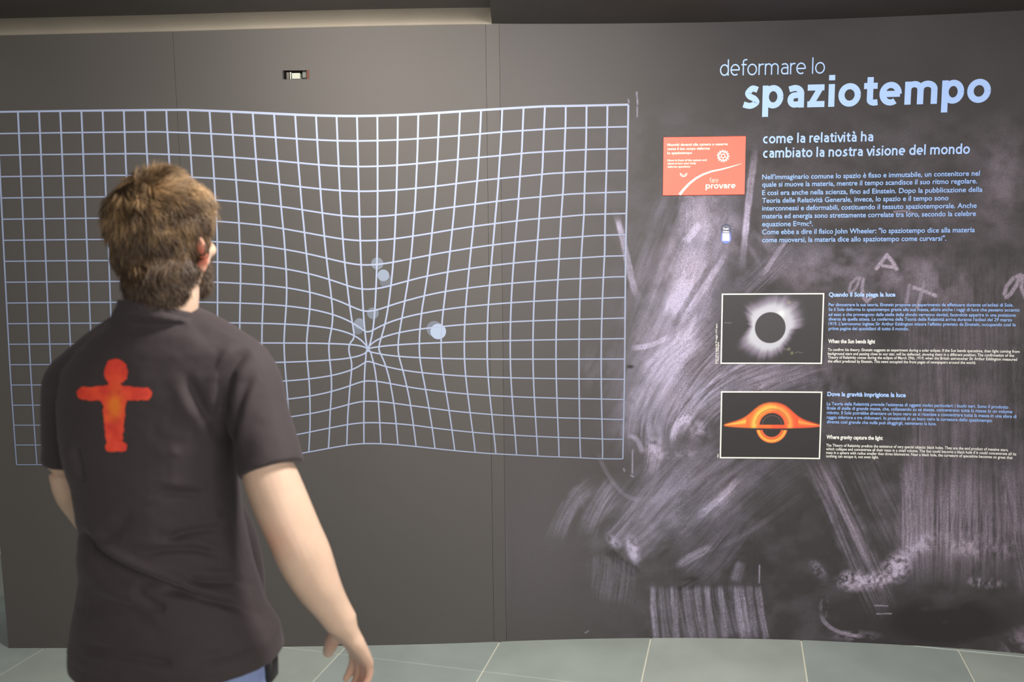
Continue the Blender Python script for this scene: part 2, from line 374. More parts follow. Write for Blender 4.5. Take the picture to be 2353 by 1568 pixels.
# ------------------------------------------------------------------ back wall of panels
wall = struct(empty('wall_back', (0, 3.38, 0)))
s_end = ws[-1] - .05
def s_at(px, py): return float(wall_sz(np.array(px, float), np.array(py, float))[0])
seams = [s_at(20, 1490), s_at(401, 150), s_at(1117, 150), s_at(1148, 150), s_at(1762, 150), s_end]
steps = [.06, .06, .03, .0032, .0032]
SEAM_MURAL = 3
GAPS = [0, .0006, .0005, .0005, .00018, 0]
hs0, hz1 = wall_sz(np.array(649.), np.array(162.)); hs1, hz0 = wall_sz(np.array(711.), np.array(182.))
for i in range(5):
    a, b = seams[i] + GAPS[i], seams[i + 1] - GAPS[i + 1]
    if i >= SEAM_MURAL:
        ss = np.linspace(a, b, int((b - a) / .0032) + 2) if i == 3 else np.concatenate([np.arange(a, min(b, 4.75), .0032), np.linspace(min(b, 4.75), b, 12)])
        zz = np.linspace(0, TOP, int(TOP / .0032))
    else:
        ss = np.linspace(a, b, int((b - a) / steps[i]) + 2); zz = np.linspace(0, TOP, 40)
    mask = None
    if i == 1:
        ss = np.unique(np.concatenate([ss, [hs0, hs1]])); zz = np.unique(np.concatenate([zz, [hz0, hz1]]))
        cs, cz = (ss[:-1] + ss[1:]) / 2, (zz[:-1] + zz[1:]) / 2
        mask = ~((cs[:, None] > hs0) & (cs[:, None] < hs1) & (cz[None] > hz0) & (cz[None] < hz1))
    off = [0, .0004, .0014, .0004, 0][i]
    S, Z = np.meshgrid(ss, zz, indexing='ij'); P = wall_pt(S, Z, off)
    # returns: thickness at both ends
    Sa, Za = np.meshgrid([a, a], zz, indexing='ij'); E0 = wall_pt(Sa[:1], Za[:1], -.012); E1 = wall_pt(Sa[:1] + (b - a), Za[:1], -.012)
    P = np.concatenate([E0, P, E1], 0)
    if mask is not None: mask = np.concatenate([np.ones((1, len(zz) - 1), bool), mask, np.ones((1, len(zz) - 1), bool)], 0)
    col = paint_mural(P) if i >= SEAM_MURAL else None
    o = grid_mesh('wall_panel', P, M_MURAL if i >= SEAM_MURAL else M_WALL, wall, smooth=True, mask=mask, color=col, flip=False)
    o.data.set_sharp_from_angle(angle=math.radians(35))
    o['label'] = ['plain dark grey wall panel at the far left', 'plain dark grey wall panel with a camera slot', 'narrow dark joint strip between grey panel and mural',
                  'dark mural panel with chalk smears', 'dark mural panel with lettering and chalk smears'][i]
# solid core behind the panels
ss = np.linspace(seams[0], s_end, 60); zz = np.array([0, TOP])
def strip(s, z, off): S, Z = np.meshgrid(s, z, indexing='ij'); return wall_pt(S, Z, off)
core_f, core_b = strip(ss, zz, -.014), strip(ss, zz, -.30)
cs, cz = None, None
ss2 = np.unique(np.concatenate([ss, [hs0, hs1]])); zz2 = np.array([0, hz0, hz1, TOP])
CF = strip(ss2, zz2, -.013); m1 = np.ones((len(ss2) - 1, 3), bool); k0 = list(ss2).index(hs0); m1[k0, 1] = False
grid_mesh('wall_core', CF, M_DARK, wall, False, mask=m1)
ends = np.concatenate([strip(ss[:1], zz, 0.0), strip(ss[:1], zz, -.30)], 0); grid_mesh('wall_end', ends, M_DARK, wall, False)

# ------------------------------------------------------------------ camera slot in the wall
slot = empty('camera_slot', tuple(wall_pt(np.array((hs0 + hs1) / 2), float((hz0 + hz1) / 2))))
tag(slot, 'small dark slot with a camera set into the grey wall above the grid', 'camera')
def sbox(name, s0, s1, z0, z1, o0, o1, m, parent, inward=False):
    c = [wall_pt(np.array(s), z, o) for o in (o0, o1) for s, z in ((s0, z0), (s1, z0), (s1, z1), (s0, z1))]
    f = [(0, 1, 2, 3), (4, 7, 6, 5), (0, 4, 5, 1), (1, 5, 6, 2), (2, 6, 7, 3), (3, 7, 4, 0)]
    if inward: f = [f[0]] + f[2:]
    return mesh_obj(name, c, f, m, parent)
M_SLOT = mat('slot_inside', lin(52, 42, 38), .6, noise=.2); M_LENS = mat('camera_grey', lin(170, 174, 162), .4, noise=.1); M_BLK = mat('black_plastic', (.012, .012, .012, 1), .35, noise=.1)
M_RUST = mat('slot_edge_wood', lin(96, 50, 36), .7, noise=.2)
hs0, hs1, hz0, hz1 = map(float, (hs0, hs1, hz0, hz1)); hw, hh = hs1 - hs0, hz1 - hz0
sbox('slot_housing', hs0, hs1, hz0, hz1, -.05, -.001, M_SLOT, slot, True)
sbox('cut_edge', hs0, hs0 + .05 * hw, hz0, hz1, -.03, -.002, M_BLK, slot)
sbox('cut_edge', hs1 - .10 * hw, hs1, hz0, hz1, -.03, -.002, M_RUST, slot)
sbox('camera_body', hs0 + .34 * hw, hs0 + .64 * hw, hz0 + .08 * hh, hz0 + .72 * hh, -.04, -.004, M_LENS, slot)
sbox('bracket', hs0 + .26 * hw, hs0 + .30 * hw, hz0 + .05 * hh, hz0 + .85 * hh, -.04, -.006, M_LENS, slot)
sbox('circuit_board', hs0 + .72 * hw, hs0 + .86 * hw, hz0 + .25 * hh, hz0 + .85 * hh, -.04, -.012, mat('board_green', lin(92, 100, 94), .5, noise=.2), slot)
sbox('side_module', hs0 + .12 * hw, hs0 + .22 * hw, hz0 + .1 * hh, hz0 + .85 * hh, -.04, -.012, mat('module_grey', lin(84, 80, 72), .5, noise=.2), slot)

# ------------------------------------------------------------------ ceiling and cove
def floor_quad(name, x0, x1, y0, y1, z, m, n=24):
    X, Y = np.meshgrid(np.linspace(x0, x1, n), np.linspace(y0, y1, n), indexing='ij')
    return grid_mesh(name, np.stack([X, Y, X * 0 + z], -1), m, None, False)
s_c = s_at(1130, 60)
CEIL_N = 60
sl_ = np.linspace(seams[0], s_c, 24); sr_ = np.linspace(s_c, s_end, 36)
zl = np.interp(sl_, [s_at(20, 83), s_at(400, 74), s_at(800, 62), s_at(1115, 56)], [2.424, 2.430, 2.441, 2.449]) + .036
inL = wall_pt(sl_, 0., .104); inL[:, 2] = zl; inR = wall_pt(sr_, TOP, .0); pass
inner = np.concatenate([inL, inR]); outer = inner.copy(); outer[:, 1] = -2.5
rows = np.linspace(0, 1, 20)[:, None, None]; P = inner[None] * (1 - rows) + outer[None] * rows
co = struct(grid_mesh('ceiling', P, M_CEIL, None, True)); co.data.set_sharp_from_angle(angle=math.radians(30))
ph = np.linspace(0, math.pi / 2, 14); RC = .10
sv = np.linspace(seams[0], s_c, 40)
zed = np.interp(sv, [s_at(20, 83), s_at(400, 74), s_at(800, 62), s_at(1115, 56)], [2.424, 2.430, 2.441, 2.449])
prof_o = np.concatenate([[0.0], .004 + .10 * (1 - np.cos(ph))]); prof_z = np.concatenate([[0.0], (np.sin(ph))])
Sg = np.repeat(sv[:, None], len(prof_o), 1); Og = np.repeat(prof_o[None], len(sv), 0)
Zg = zed[:, None] + prof_z[None] * .036
Pc = wall_pt(Sg, 0.0, 0.0); nxx = np.interp(Sg, ws, nx_); nyy = np.interp(Sg, ws, ny_)
Pc[..., 0] += nxx * Og; Pc[..., 1] += nyy * Og; Pc[..., 2] = Zg
o = struct(grid_mesh('trim_1', Pc, M_COVE, None, True)); 

# ------------------------------------------------------------------ floor of stone tiles
M_GROUT = mat('grout', lin(226, 226, 212), .8, noise=.1)
def tile_mat(i):
    c = [lin(166, 177, 171), lin(173, 182, 175), lin(160, 172, 168)][i]
    m = mat('slate_tile_%s' % ['a', 'b', 'c'][i], c, .30, noise=.30, nscale=3.0, bump=(9, .25, .004)); return m
TM = [tile_mat(i) for i in range(3)]
floor_o = struct(floor_quad('floor', -4.2, 4.6, -2.6, 5.6, -.004, M_GROUT))
TA = math.radians(-14.6); td = np.array([math.sin(TA), -math.cos(TA)]); tn = np.array([math.cos(TA), math.sin(TA)])
T = .6; g = .0028
p0 = rays(1147, 1477); p0 = (p0 * (-CAM_H / p0[2]))[:2]; n0 = float(p0 @ tn)
p1 = rays(1105, 1543); p1 = (p1 * (-CAM_H / p1[2]))[:2]; d0 = float(p1 @ td)
tmesh = {}
for i in range(-7, 8):
    for j in range(-4, 11):
        c = tn * (n0 + (i + .5) * T) + td * (d0 + (j - .5) * T)
        if not (-3.6 < c[0] < 4.0 and -1.6 < c[1] < 4.4): continue
        k = (i * 7 + j * 3) % 3
        if k not in tmesh:
            h = T / 2 - g; b = .0015
            vv = [(-h, -h, -.004), (h, -h, -.004), (h, h, -.004), (-h, h, -.004), (-h + b, -h + b, 0), (h - b, -h + b, 0), (h - b, h - b, 0), (-h + b, h - b, 0)]
            me = bpy.data.meshes.new('tile'); me.from_pydata(vv, [], [(4, 5, 6, 7), (0, 1, 5, 4), (1, 2, 6, 5), (2, 3, 7, 6), (3, 0, 4, 7)])
            me.materials.append(TM[k]); tmesh[k] = me
        o = bpy.data.objects.new('tile', tmesh[k]); COL.objects.link(o); o.parent = floor_o
        o.location = (c[0], c[1], 0); o.rotation_euler = (0, 0, TA)
M_HALL = mat('hall_wall', (.16, .15, .14, 1), .8, noise=.15)
X, Z = np.meshgrid(np.linspace(-4.2, 4.6, 10), np.linspace(0, 3.2, 6), indexing='ij')
struct(grid_mesh('wall_far', np.stack([X, X * 0 + 5.6, Z], -1), M_DARK, None, False))

Y_, Z_ = np.meshgrid(np.linspace(-2.6, 5.6, 10), np.linspace(0, 3.2, 6), indexing='ij')
struct(grid_mesh('wall_left', np.stack([Y_ * 0 - 4.2, Y_, Z_], -1), M_HALL, None, False))
# ------------------------------------------------------------------ lettering
def emat(name, col, rough=.5): return mat(name, col, rough, noise=.04)
M_BLUE = emat('ink_light_blue', lin(168, 200, 255)); M_BLUE2 = emat('ink_blue', lin(150, 188, 252)); M_WHITE = emat('ink_white', lin(245, 244, 238))
M_CREAM = emat('ink_cream', lin(255, 236, 220))
_txt = {}
def humanist(text, w):
    h = w / 2; X = .52; A = .745; Dn = -.20; V = []; Fc = []
    def arc(cx, cy, rx, ry, a0, a1, n=22): return [(cx + rx * math.cos(math.radians(a)), cy + ry * math.sin(math.radians(a))) for a in np.linspace(a0, a1, n)]
    def bowl(cx, rx): return arc(cx, X / 2, rx - h, X / 2 - h + .008, 0, 360, 44)
    def spline(p, n=34):
        p = np.array(p, float); k = np.arange(len(p)); t = np.linspace(0, len(p) - 1, n); out = []
        for q in t:
            i = min(int(q), len(p) - 2); f = q - i; a, b, c, d = p[max(i - 1, 0)], p[i], p[i + 1], p[min(i + 2, len(p) - 1)]
            out.append(.5 * ((2 * b) + (c - a) * f + (2 * a - 5 * b + 4 * c - d) * f ** 2 + (-a + 3 * b - 3 * c + d) * f ** 3))
        return out
    def glyph(c):
        l = .056 - h * .12
        if c == 'o': return [bowl(l + .24, .25)], l * 2 + .46
        if c == 'c': return [arc(l + .23, X / 2, .24 - h, X / 2 - h + .008, 58, 302, 34)], l * 2 + .36
        if c == 'e': return [arc(l + .235, X / 2, .245 - h, X / 2 - h + .008, -2, 305, 38), [(l + h * .6, X / 2 - .005), (l + .47 - h * .4, X / 2 - .005)]], l * 2 + .45
        if c in 'aà':
            r = l + .40 - h
            g = [[(r, 0), (r, X * .62)] + arc(r - .145, X * .62, .145, X * .38 - h, 0, 108, 14)[1:] + [(l + .055, X - h - .030)],
                 [(r, X * .60 - h * .2)] + arc(l + .185, .165 + h * .15, .165 - h, .165 - h * .85 + .0, 90, 270, 18) + [(r - .05, h + .012), (r, .10)]]
            if c == 'à': g.append([(l + .12, A), (l + .25, X + .06)])
            return g, l * 2 + .38
        if c in 'dbp':
            if c == 'd': return [bowl(l + .225, .235), [(l + .45 - h, 0), (l + .45 - h, A)]], l * 2 + .44
            if c == 'b': return [bowl(l + .245, .235), [(l + h, 0), (l + h, A)]], l * 2 + .46
            return [bowl(l + .245, .235), [(l + h, Dn), (l + h, X)]], l * 2 + .46
        if c == 'l': return [[(l + h, 0), (l + h, A)]], l * 2 + w
        if c == 'i': return [[(l + h, 0), (l + h, X)], [(l + h, X + .075 + h * .15), (l + h, X + .075 + w * .95)]], l * 2 + w
        if c == 'n' or c == 'h':
            r = l + .42 - h
            return [[(l + h, 0), (l + h, X if c == 'n' else A)], [(l + h, X * .60)] + arc((l + h + r) / 2, X * .64, (r - l - h) / 2, X * .36 - h + .008, 160, 0, 20) + [(r, 0)]], l * 2 + .42
        if c == 'm':
            m1 = l + .355 - h * .2; r = l + .71 - h
            return [[(l + h, 0), (l + h, X)], [(l + h, X * .60)] + arc((l + h + m1) / 2, X * .64, (m1 - l - h) / 2, X * .36 - h + .008, 160, 0, 20) + [(m1, 0)],
                    [(m1, X * .60)] + arc((m1 + r) / 2, X * .64, (r - m1) / 2, X * .36 - h + .008, 160, 0, 20) + [(r, 0)]], l * 2 + .71
        if c == 'r': return [[(l + h, 0), (l + h, X)], [(l + h, X * .58)] + arc(l + h + .16, X * .62, .16, X * .38 - h, 165, 88, 12) + [(l + .27, X - h)]], l * 1.3 + .26
        if c == 't': return [[(l + h + .07, X + .13), (l + h + .07, .13)] + arc(l + h + .07 + .10, .13, .10, .13 - h, 180, 275, 12)[1:] + [(l + .31, h + .008)], [(l, X - h), (l + .30, X - h)]], l * 1.2 + .30
        if c == 'f': return [[(l + h + .07, 0), (l + h + .07, A - .13)] + arc(l + h + .18, A - .13, .11, .13 - h, 180, 85, 12)[1:] + [(l + .30, A - h)], [(l, X - h), (l + .27, X - h)]], l * 1.0 + .27
        if c == 's':
            r_ = .36
            return [spline([(l + r_ - .03, X - h - .025), (l + .21, X - h + .008), (l + .06 + h * .8, X - h - .085), (l + .10 + h * .5, X * .575), (l + .185, X * .5), (l + .27 - h * .2, X * .43),
                            (l + r_ - h * .8, .095 + h * .6), (l + .17, h - .008), (l + .01, h + .028)])], l * 2 + r_ - .01
        if c == 'z': return [[(l, X - h), (l + .38, X - h)], [(l + .36 - h * .9, X - h), (l + h * .9 + .02, h)], [(l, h), (l + .39, h)]], l * 2 + .38
        if c == 'v': return [[(l + h * .6 - .03, X), (l + .20, 0)], [(l + .20, 0), (l + .43 - h * .6, X)]], l * 1.2 + .38
        return [], .24
    pen = 0
    ZO = []
    for c in text:
        st, adv = glyph(c)
        for si, p in enumerate(st):
            p = np.array(p, float); p[:, 0] += pen; ZO += [si * .00012] * (2 * len(p))
            d = np.gradient(p, axis=0) if len(p) > 2 else np.repeat((p[1] - p[0])[None], 2, 0)
            seg = np.diff(p, axis=0); seg /= (np.hypot(seg[:, 0], seg[:, 1])[:, None] + 1e-9)
            d = np.concatenate([seg[:1], (seg[:-1] + seg[1:]), seg[-1:]]); d /= (np.hypot(d[:, 0], d[:, 1])[:, None] + 1e-9)
            n = np.stack([-d[:, 1], d[:, 0]], 1)
            cosn = np.ones(len(p)); cosn[1:-1] = np.clip((d[1:-1] * seg[1:]).sum(1), .6, 1)
            b = len(V); V.extend((p + n * (h / cosn)[:, None]).tolist()); V.extend((p - n * (h / cosn)[:, None]).tolist()); k = len(p)
            Fc.extend([(b + i, b + i + 1, b + k + i + 1, b + k + i) for i in range(k - 1)])
        pen += adv
    v = np.zeros((len(V), 3)); v[:, :2] = V; v[:, 2] = ZO; return v, Fc
def text_mesh(s, bold=0.0, shear=0.0):
    if isinstance(bold, str): return humanist(s, float(bold))
    key = (s, bold)
    if key in _txt: return _txt[key]
    cu = bpy.data.curves.new('t', 'FONT'); cu.body = s; cu.size = 1; cu.offset = bold; cu.resolution_u = 3; cu.fill_mode = 'FRONT'
    o = bpy.data.objects.new('t', cu); COL.objects.link(o); bpy.context.view_layer.update()
    dg = bpy.context.evaluated_depsgraph_get(); me = bpy.data.meshes.new_from_object(o.evaluated_get(dg))
    v = np.zeros(len(me.vertices) * 3); me.vertices.foreach_get('co', v); v = v.reshape(-1, 3)
    f = [tuple(p.vertices) for p in me.polygons]
    bpy.data.objects.remove(o); bpy.data.curves.remove(cu); bpy.data.meshes.remove(me)
    _txt[key] = (v, f); return v, f
def lettering(name, lines, m, parent, bold=0.0, off=.0016, label=None):
    """lines: (text, x0, ybase, x1, em) measured on the wall face"""
    V, Fc, n = [], [], 0
    for t, x0, yb, x1, em in lines:
        v, f = text_mesh(t, bold)
        s0, z0 = wall_sz(np.array(float(x0)), np.array(float(yb)))
        # right end at the same height
        s1 = s0
        yy = yb
        for _ in range(6):
            s1, z1 = wall_sz(np.array(float(x1)), np.array(float(yy))); yy += (z1 - z0) * 560
        sE, zE = wall_sz(np.array(float(x0)), np.array(float(yb - em)))
        mn, mx = v[:, 0].min(), v[:, 0].max()
        S = s0 + (v[:, 0] - mn) / (mx - mn) * (s1 - s0); Z = z0 + v[:, 1] * float(zE - z0)
        V.append(wall_pt(S, Z, off + v[:, 2])); Fc += [tuple(i + n for i in q) for q in f]; n += len(v)
    o = mesh_obj(name, np.concatenate(V), Fc, m, parent)
    if label: o['label'] = label
    return o
lettering('title_lettering', [('deformare lo', 1654, 174.5, 1895, 50)], M_BLUE, wall, '.062', label='thin pale blue title words on the mural')
lettering('title_lettering', [('spaziotempo', 1706, 250, 2275, 100)], M_BLUE, wall, '.138', label='large bold pale blue title word on the mural')
lettering('subtitle_lettering', [('come la relatività ha', 1753, 330, 2006, 31.5), ('cambiato la nostra visione del mondo', 1753, 363, 2228, 31.5)], M_BLUE, wall, '.120', label='bold pale blue subtitle on the mural')
B = [("Nell'immaginario comune lo spazio è fisso e immutabile, un contenitore nel", 412.4, 2251), ("quale si muove la materia, mentre il tempo scandisce il suo ritmo regolare.", 429.5, 2245),
     ("E così era anche nella scienza, fino ad Einstein. Dopo la pubblicazione della", 448.6, 2257), ("Teoria delle Relatività Generale, invece, lo spazio e il tempo sono", 466.4, 2179),
     ("interconnessi e deformabili, costituendo il tessuto spaziotemporale. Anche", 484.2, 2243.6), ("materia ed energia sono strettamente correlate tra loro, secondo la celebre", 502.2, 2242),
     ("equazione E=mc².", 520.5, 1867.6), ('Come ebbe a dire il fisico John Wheeler: "lo spaziotempo dice alla materia', 538.6, 2239.5),
     ('come muoversi, la materia dice allo spaziotempo come curvarsi".', 557, 2174)]
lettering('body_lettering', [(t, 1751, y, x, 16.2) for t, y, x in B], M_BLUE2, wall, .014, label='pale blue Italian paragraph under the title')
lettering('heading_lettering', [('Quando il Sole piega la luce', 1904, 681.7, 2057, 13.5)], M_BLUE, wall, .04, label='bold blue heading beside the eclipse picture')
B = [("Per dimostrare la sua teoria, Einstein propone un esperimento da effettuare durante un'eclissi di Sole.", 703.8, 2328.2),
     ("Se il Sole deforma lo spaziotempo grazie alla sua massa, allora anche i raggi di luce che passano accanto", 714.7, 2342.3),
     ("ad esso e che provengono dalle stelle delle sfondo verranno deviati, facendole apparire in una posizione", 726.3, 2333.3),
     ("diversa da quella attesa. La conferma della Teoria delle Relatività arriva durante l'eclissi del 29 marzo", 736.8, 2325.2),
     ("1919. L'astronomo inglese Sir Arthur Eddington misura l'effetto previsto da Einstein, occupando così le", 747.6, 2333.3),
     ("prime pagine dei quotidiani di tutto il mondo.", 758.5, 2088)]
lettering('body_lettering', [(t, 1903.5, y, x, 10.4) for t, y, x in B], M_BLUE2, wall, .016, label='small blue Italian paragraph beside the eclipse picture')
lettering('heading_lettering', [('When the Sun bends light', 1902.7, 788.6, 2010.6, 12.6)], M_WHITE, wall, .03, label='bold white heading beside the eclipse picture')
B = [("To confirm his theory, Einstein suggests an experiment during a solar eclipse. If the Sun bends spacetime, then light coming from", 806.7, 2342.3),
     ("background stars and passing close to our star, will be deflected, showing them in a different position. The confirmation of the", 815.8, 2329.8),
     ("Theory of Relativity comes during the eclipse of March 29th, 1919, when the British astronomer Sir Arthur Eddington measured", 824.4, 2336.7),
     ("the effect predicted by Einstein. This news occupied the front pages of newspapers around the world.", 833.3, 2241.8)]
lettering('body_lettering', [(t, 1902, y, x, 9.2) for t, y, x in B], M_WHITE, wall, .012, label='small white English paragraph beside the eclipse picture')
lettering('heading_lettering', [('Dove la gravità imprigiona la luce', 1900.7, 910.2, 2081, 13.5)], M_BLUE, wall, .04, label='bold blue heading beside the black hole picture')
B = [("La Teoria della Relatività prevede l'esistenza di oggetti molto particolari: i buchi neri. Sono il prodotto", 931.3, 2316.6),
     ("finale di stelle di grande massa, che, collassando su se stesse, concentrano tutta la massa in un volume", 941.3, 2325.8),
     ("ridotto. Il Sole potrebbe diventare un buco nero se si riuscisse a concentrare tutta la massa in una sfera di", 951.8, 2335.3),
     ("raggio inferiore a tre chilometri. In prossimità di un buco nero la curvatura dello spaziotempo", 962.4, 2279),
     ("diventa così grande che nulla può sfuggirgli, nemmeno la luce.", 972.9, 2151.4)]
lettering('body_lettering', [(t, 1899.5, y, x, 10.4) for t, y, x in B], M_BLUE2, wall, .016, label='small blue Italian paragraph beside the black hole picture')
lettering('heading_lettering', [('Where gravity capture the light', 1898.7, 1008.6, 2028, 12.6)], M_WHITE, wall, .03, label='bold white heading beside the black hole picture')
B = [("The Theory of Relativity predicts the existence of very special objects: black holes. They are the end product of massive stars,", 1026.3, 2316.6),
     ("which collapse and concentrate all their mass in a small volume. The Sun could become a black hole if it could concentrate all its", 1034.8, 2334.7),
     ("mass in a sphere with radius smaller than three kilometres. Near a black hole, the curvature of spacetime becomes so great that", 1043.2, 2326.6),
     ("nothing can escape it, not even light.", 1051.3, 2018.7)]
lettering('body_lettering', [(t, 1898, y, x, 9.2) for t, y, x in B], M_WHITE, wall, .012, label='small white English paragraph beside the black hole picture')
def vertical_text(name, t, x, y0, y1, w, parent):
    v, f = text_mesh(t, .01); s0, z0 = wall_sz(np.array(float(x)), np.array(float(y0))); _, z1 = wall_sz(np.array(float(x)), np.array(float(y1)))
    mn, mx = v[:, 0].min(), v[:, 0].max()
    Z = z0 + (v[:, 0] - mn) / (mx - mn) * float(z1 - z0); S = s0 - v[:, 1] * w
    return mesh_obj(name, wall_pt(S, Z, .0016), f, M_WHITE, parent)
vertical_text('credit_lettering', 'Eclissi solare totale del 29 maggio 1919, lastra', 1646.5, 836, 744, .0095, wall)
vertical_text('credit_lettering', 'F. Dyson, A. Eddington', 1650.8, 836, 786, .0095, wall)
vertical_text('credit_lettering', 'NASA', 1651, 1052, 1043, .0085, wall)

# ------------------------------------------------------------------ framed prints on the wall
def quad_on_wall(corners):
    (a, b, c, d) = [wall_sz(np.array(float(x)), np.array(float(y))) for x, y in corners]   # TL TR BR BL
    s0 = (a[0] + d[0]) / 2; s1 = (b[0] + c[0]) / 2; z1 = (a[1] + b[1]) / 2; z0 = (c[1] + d[1]) / 2
    return float(s0), float(s1), float(z0), float(z1)
def paint_sheet(name, q, func, off, thick, nx, nz, parent, mname, edge=None, rough=.45):
    s0, s1, z0, z1 = q
    u, v = np.meshgrid(np.linspace(0, 1, nx), np.linspace(0, 1, nz), indexing='ij')
    P = wall_pt(s0 + u * (s1 - s0), z0 + v * (z1 - z0), off)
    col = func(u, v)
    m = mat(mname, (1, 1, 1, 1), rough, attr='paint')
    # rim going back to the wall
    o = grid_mesh(name, P, m, parent, True, color=col.reshape(-1, 3))
    for (ss_, zz_) in (((s0, s1), (z0, z0)), ((s0, s1), (z1, z1)), ((s0, s0), (z0, z1)), ((s1, s1), (z0, z1))):
        pass
    return o
def bord(name, q, w, off, m, parent):
    s0, s1, z0, z1 = q; V = []; Fc = []; segs = 10
    outer = [(s0 + (s1 - s0) * t, z0) for t in np.linspace(0, 1, segs)] + [(s1, z1)] + [(s1 - (s1 - s0) * t, z1) for t in np.linspace(0, 1, segs)][1:]
    inner = [(min(max(s, s0 + w), s1 - w), min(max(z, z0 + w), z1 - w)) for s, z in outer]
    n = len(outer)
    for (s, z) in outer: V.append(wall_pt(np.array(s), z, off))
    for (s, z) in inner: V.append(wall_pt(np.array(s), z, off))
    for (s, z) in outer: V.append(wall_pt(np.array(s), z, .0002))
    for (s, z) in inner: V.append(wall_pt(np.array(s), z, .0002))
    for i in range(n):
        j = (i + 1) % n
        Fc += [(i, j, n + j, n + i), (2 * n + i, 2 * n + j, j, i), (n + i, n + j, 3 * n + j, 3 * n + i)]
    return mesh_obj(name, V, Fc, m, parent)
def sstep(a, b, x): t = np.clip((x - a) / (b - a), 0, 1); return t * t * (3 - 2 * t)
def eclipse(u, v):
    x = (u - .485) * 236; y = (v - .515) * 162          # centred on the disc
    r = np.hypot(x, y); th = np.degrees(np.arctan2(y, x))
    ta = np.array([-180, -165, -150, -135, -110, -90, -70, -45, -25, -8, 5, 25, 45, 60, 80, 100, 120, 140, 155, 165, 180])
    ext = np.array([43, 60, 82, 78, 72, 66, 60, 48, 48, 52, 72, 78, 82, 80, 74, 70, 68, 70, 58, 47, 43]) * 1.05
    e = np.interp(th, ta, ext); ray = vnoise(np.degrees(np.arctan2(y, x)) / 5 + 60, r / 60, 5)
    e = e * (.93 + .14 * ray)
    e = e + 8; t = np.clip((r - 34) / (e - 34), 0, 3); g = (1 - sstep(-.05, 1.2, t)) ** 1.25; g = g + .10 * np.exp(-np.clip(t - .6, 0, 9) * 2.0)
    g = np.clip(g, 0, 1); g = np.clip(g * 1.1, 0, 1) ** 1.35
    disc = sstep(34.6, 36.6, r)
    bg = np.array(lin(48, 46, 48)[:3]); hot = np.array([.52, .53, .60]); mid = np.array([.20, .17, .23])
    cm = bg[None, None] + (mid - bg) * sstep(.0, .45, g)[..., None]; cm = cm + (hot - cm) * sstep(.35, 1.05, g)[..., None]
    prom = np.exp(-((x - 24) ** 2 + (y - 31) ** 2) / 60) * disc; cm = cm + (1 - cm) * prom[..., None] * .6
    dc = np.array(lin(62, 58, 62)[:3]); c = dc + (cm - dc) * disc[..., None]
    for (cx, cy, rr) in ((1812, 695, 2.6), (1815, 802, 2.6), (1822.5, 811, 2.6)):
        ex = (cx - 1658 - .485 * 232); ey = (836 - cy - .515 * 162)
        d = abs(np.hypot(x - ex, y - ey) - rr); k = np.exp(-(d / .7) ** 2)[..., None] * .6; c = c + (np.array([.45, .42, .22]) - c) * k
    return c
def blackhole(u, v):
    x = (u - .515) * 230; y = (v - .495) * 153
    r = np.hypot(x, y * 1.0); yo = y
    c = np.zeros(u.shape + (3,)) + np.array(lin(44, 42, 44)[:3])
    def add(mask, col): 
        nonlocal c; c = c + (np.array(col) - c) * np.clip(mask, 0, 1)[..., None]
    # upper envelope height as function of x
    ax = np.abs(x) ; left = x < 0
    env = np.interp(ax, [0, 10, 20, 30, 40, 50, 60, 70, 80, 90, 100, 108, 113], [52, 51.5, 49, 44.5, 37, 28, 20, 14.5, 10.5, 7.5, 4.5, 2, -4])
    base = -1.5 - 7 * np.sqrt(np.clip(1 - (ax / 112) ** 2, 0, 1))
    inner = np.sqrt(np.clip(30.5 ** 2 - x ** 2, 0, None)) 
    up = (y > base) & (y < env + 2)
    m = sstep(0, 4, y - base) * sstep(env + 3, env - 3, y) * (ax < 113)
    t = np.clip(y / np.maximum(env, 1), 0, 1); rr = np.hypot(x, y)
    dens = np.where(ax < 60, (rr - 30) / np.maximum(env * .0 + 25, 1), t)
    hot = np.exp(-((dens - .45) / .25) ** 2) * (.75 + .35 * (x < 10)) * (.9 + .2 * fbm(x / 12, y / 4, 8))
    col = np.stack([.90 + 0 * hot, .10 + .32 * hot + .06 * (x < 0), .035 + .05 * hot], -1)
    lineh = np.exp(-((rr - 37.5) / 1.0) ** 2) * .5 * (y > 4)
    col = col * (1 - lineh[..., None])
    c = c + (col - c) * m[..., None]
    # hollow above the disc band
    dark = np.array(lin(50, 46, 46)[:3]); hol = sstep(29.5, 27.5, rr) * sstep(.5, 2.5, y); c = c + (dark - c) * hol[..., None]
    ring = np.exp(-((rr - 22.5) / .8) ** 2) * .3 * (y > 2); c = c + (np.array([.4, .2, .16]) - c) * ring[..., None]
    # lower arc
    yl = y + 4; r2 = np.hypot(x * 1.0, yl)
    m2 = sstep(21.5, 23.5, r2) * sstep(37, 34.5, r2) * sstep(-9.5, -11.5, y)
    h2 = np.exp(-((r2 - 31) / 3.5) ** 2); col2 = np.stack([.9 + 0 * h2, .12 + .30 * h2, .04 + .03 * h2], -1)
    col2 = col2 * (1 - .5 * np.exp(-((r2 - 27.5) / .9) ** 2))[..., None]
    c = c + (col2 - c) * m2[..., None]
    return c
M_FRAME = mat('print_border_white', lin(238, 240, 232), .5, noise=.03)
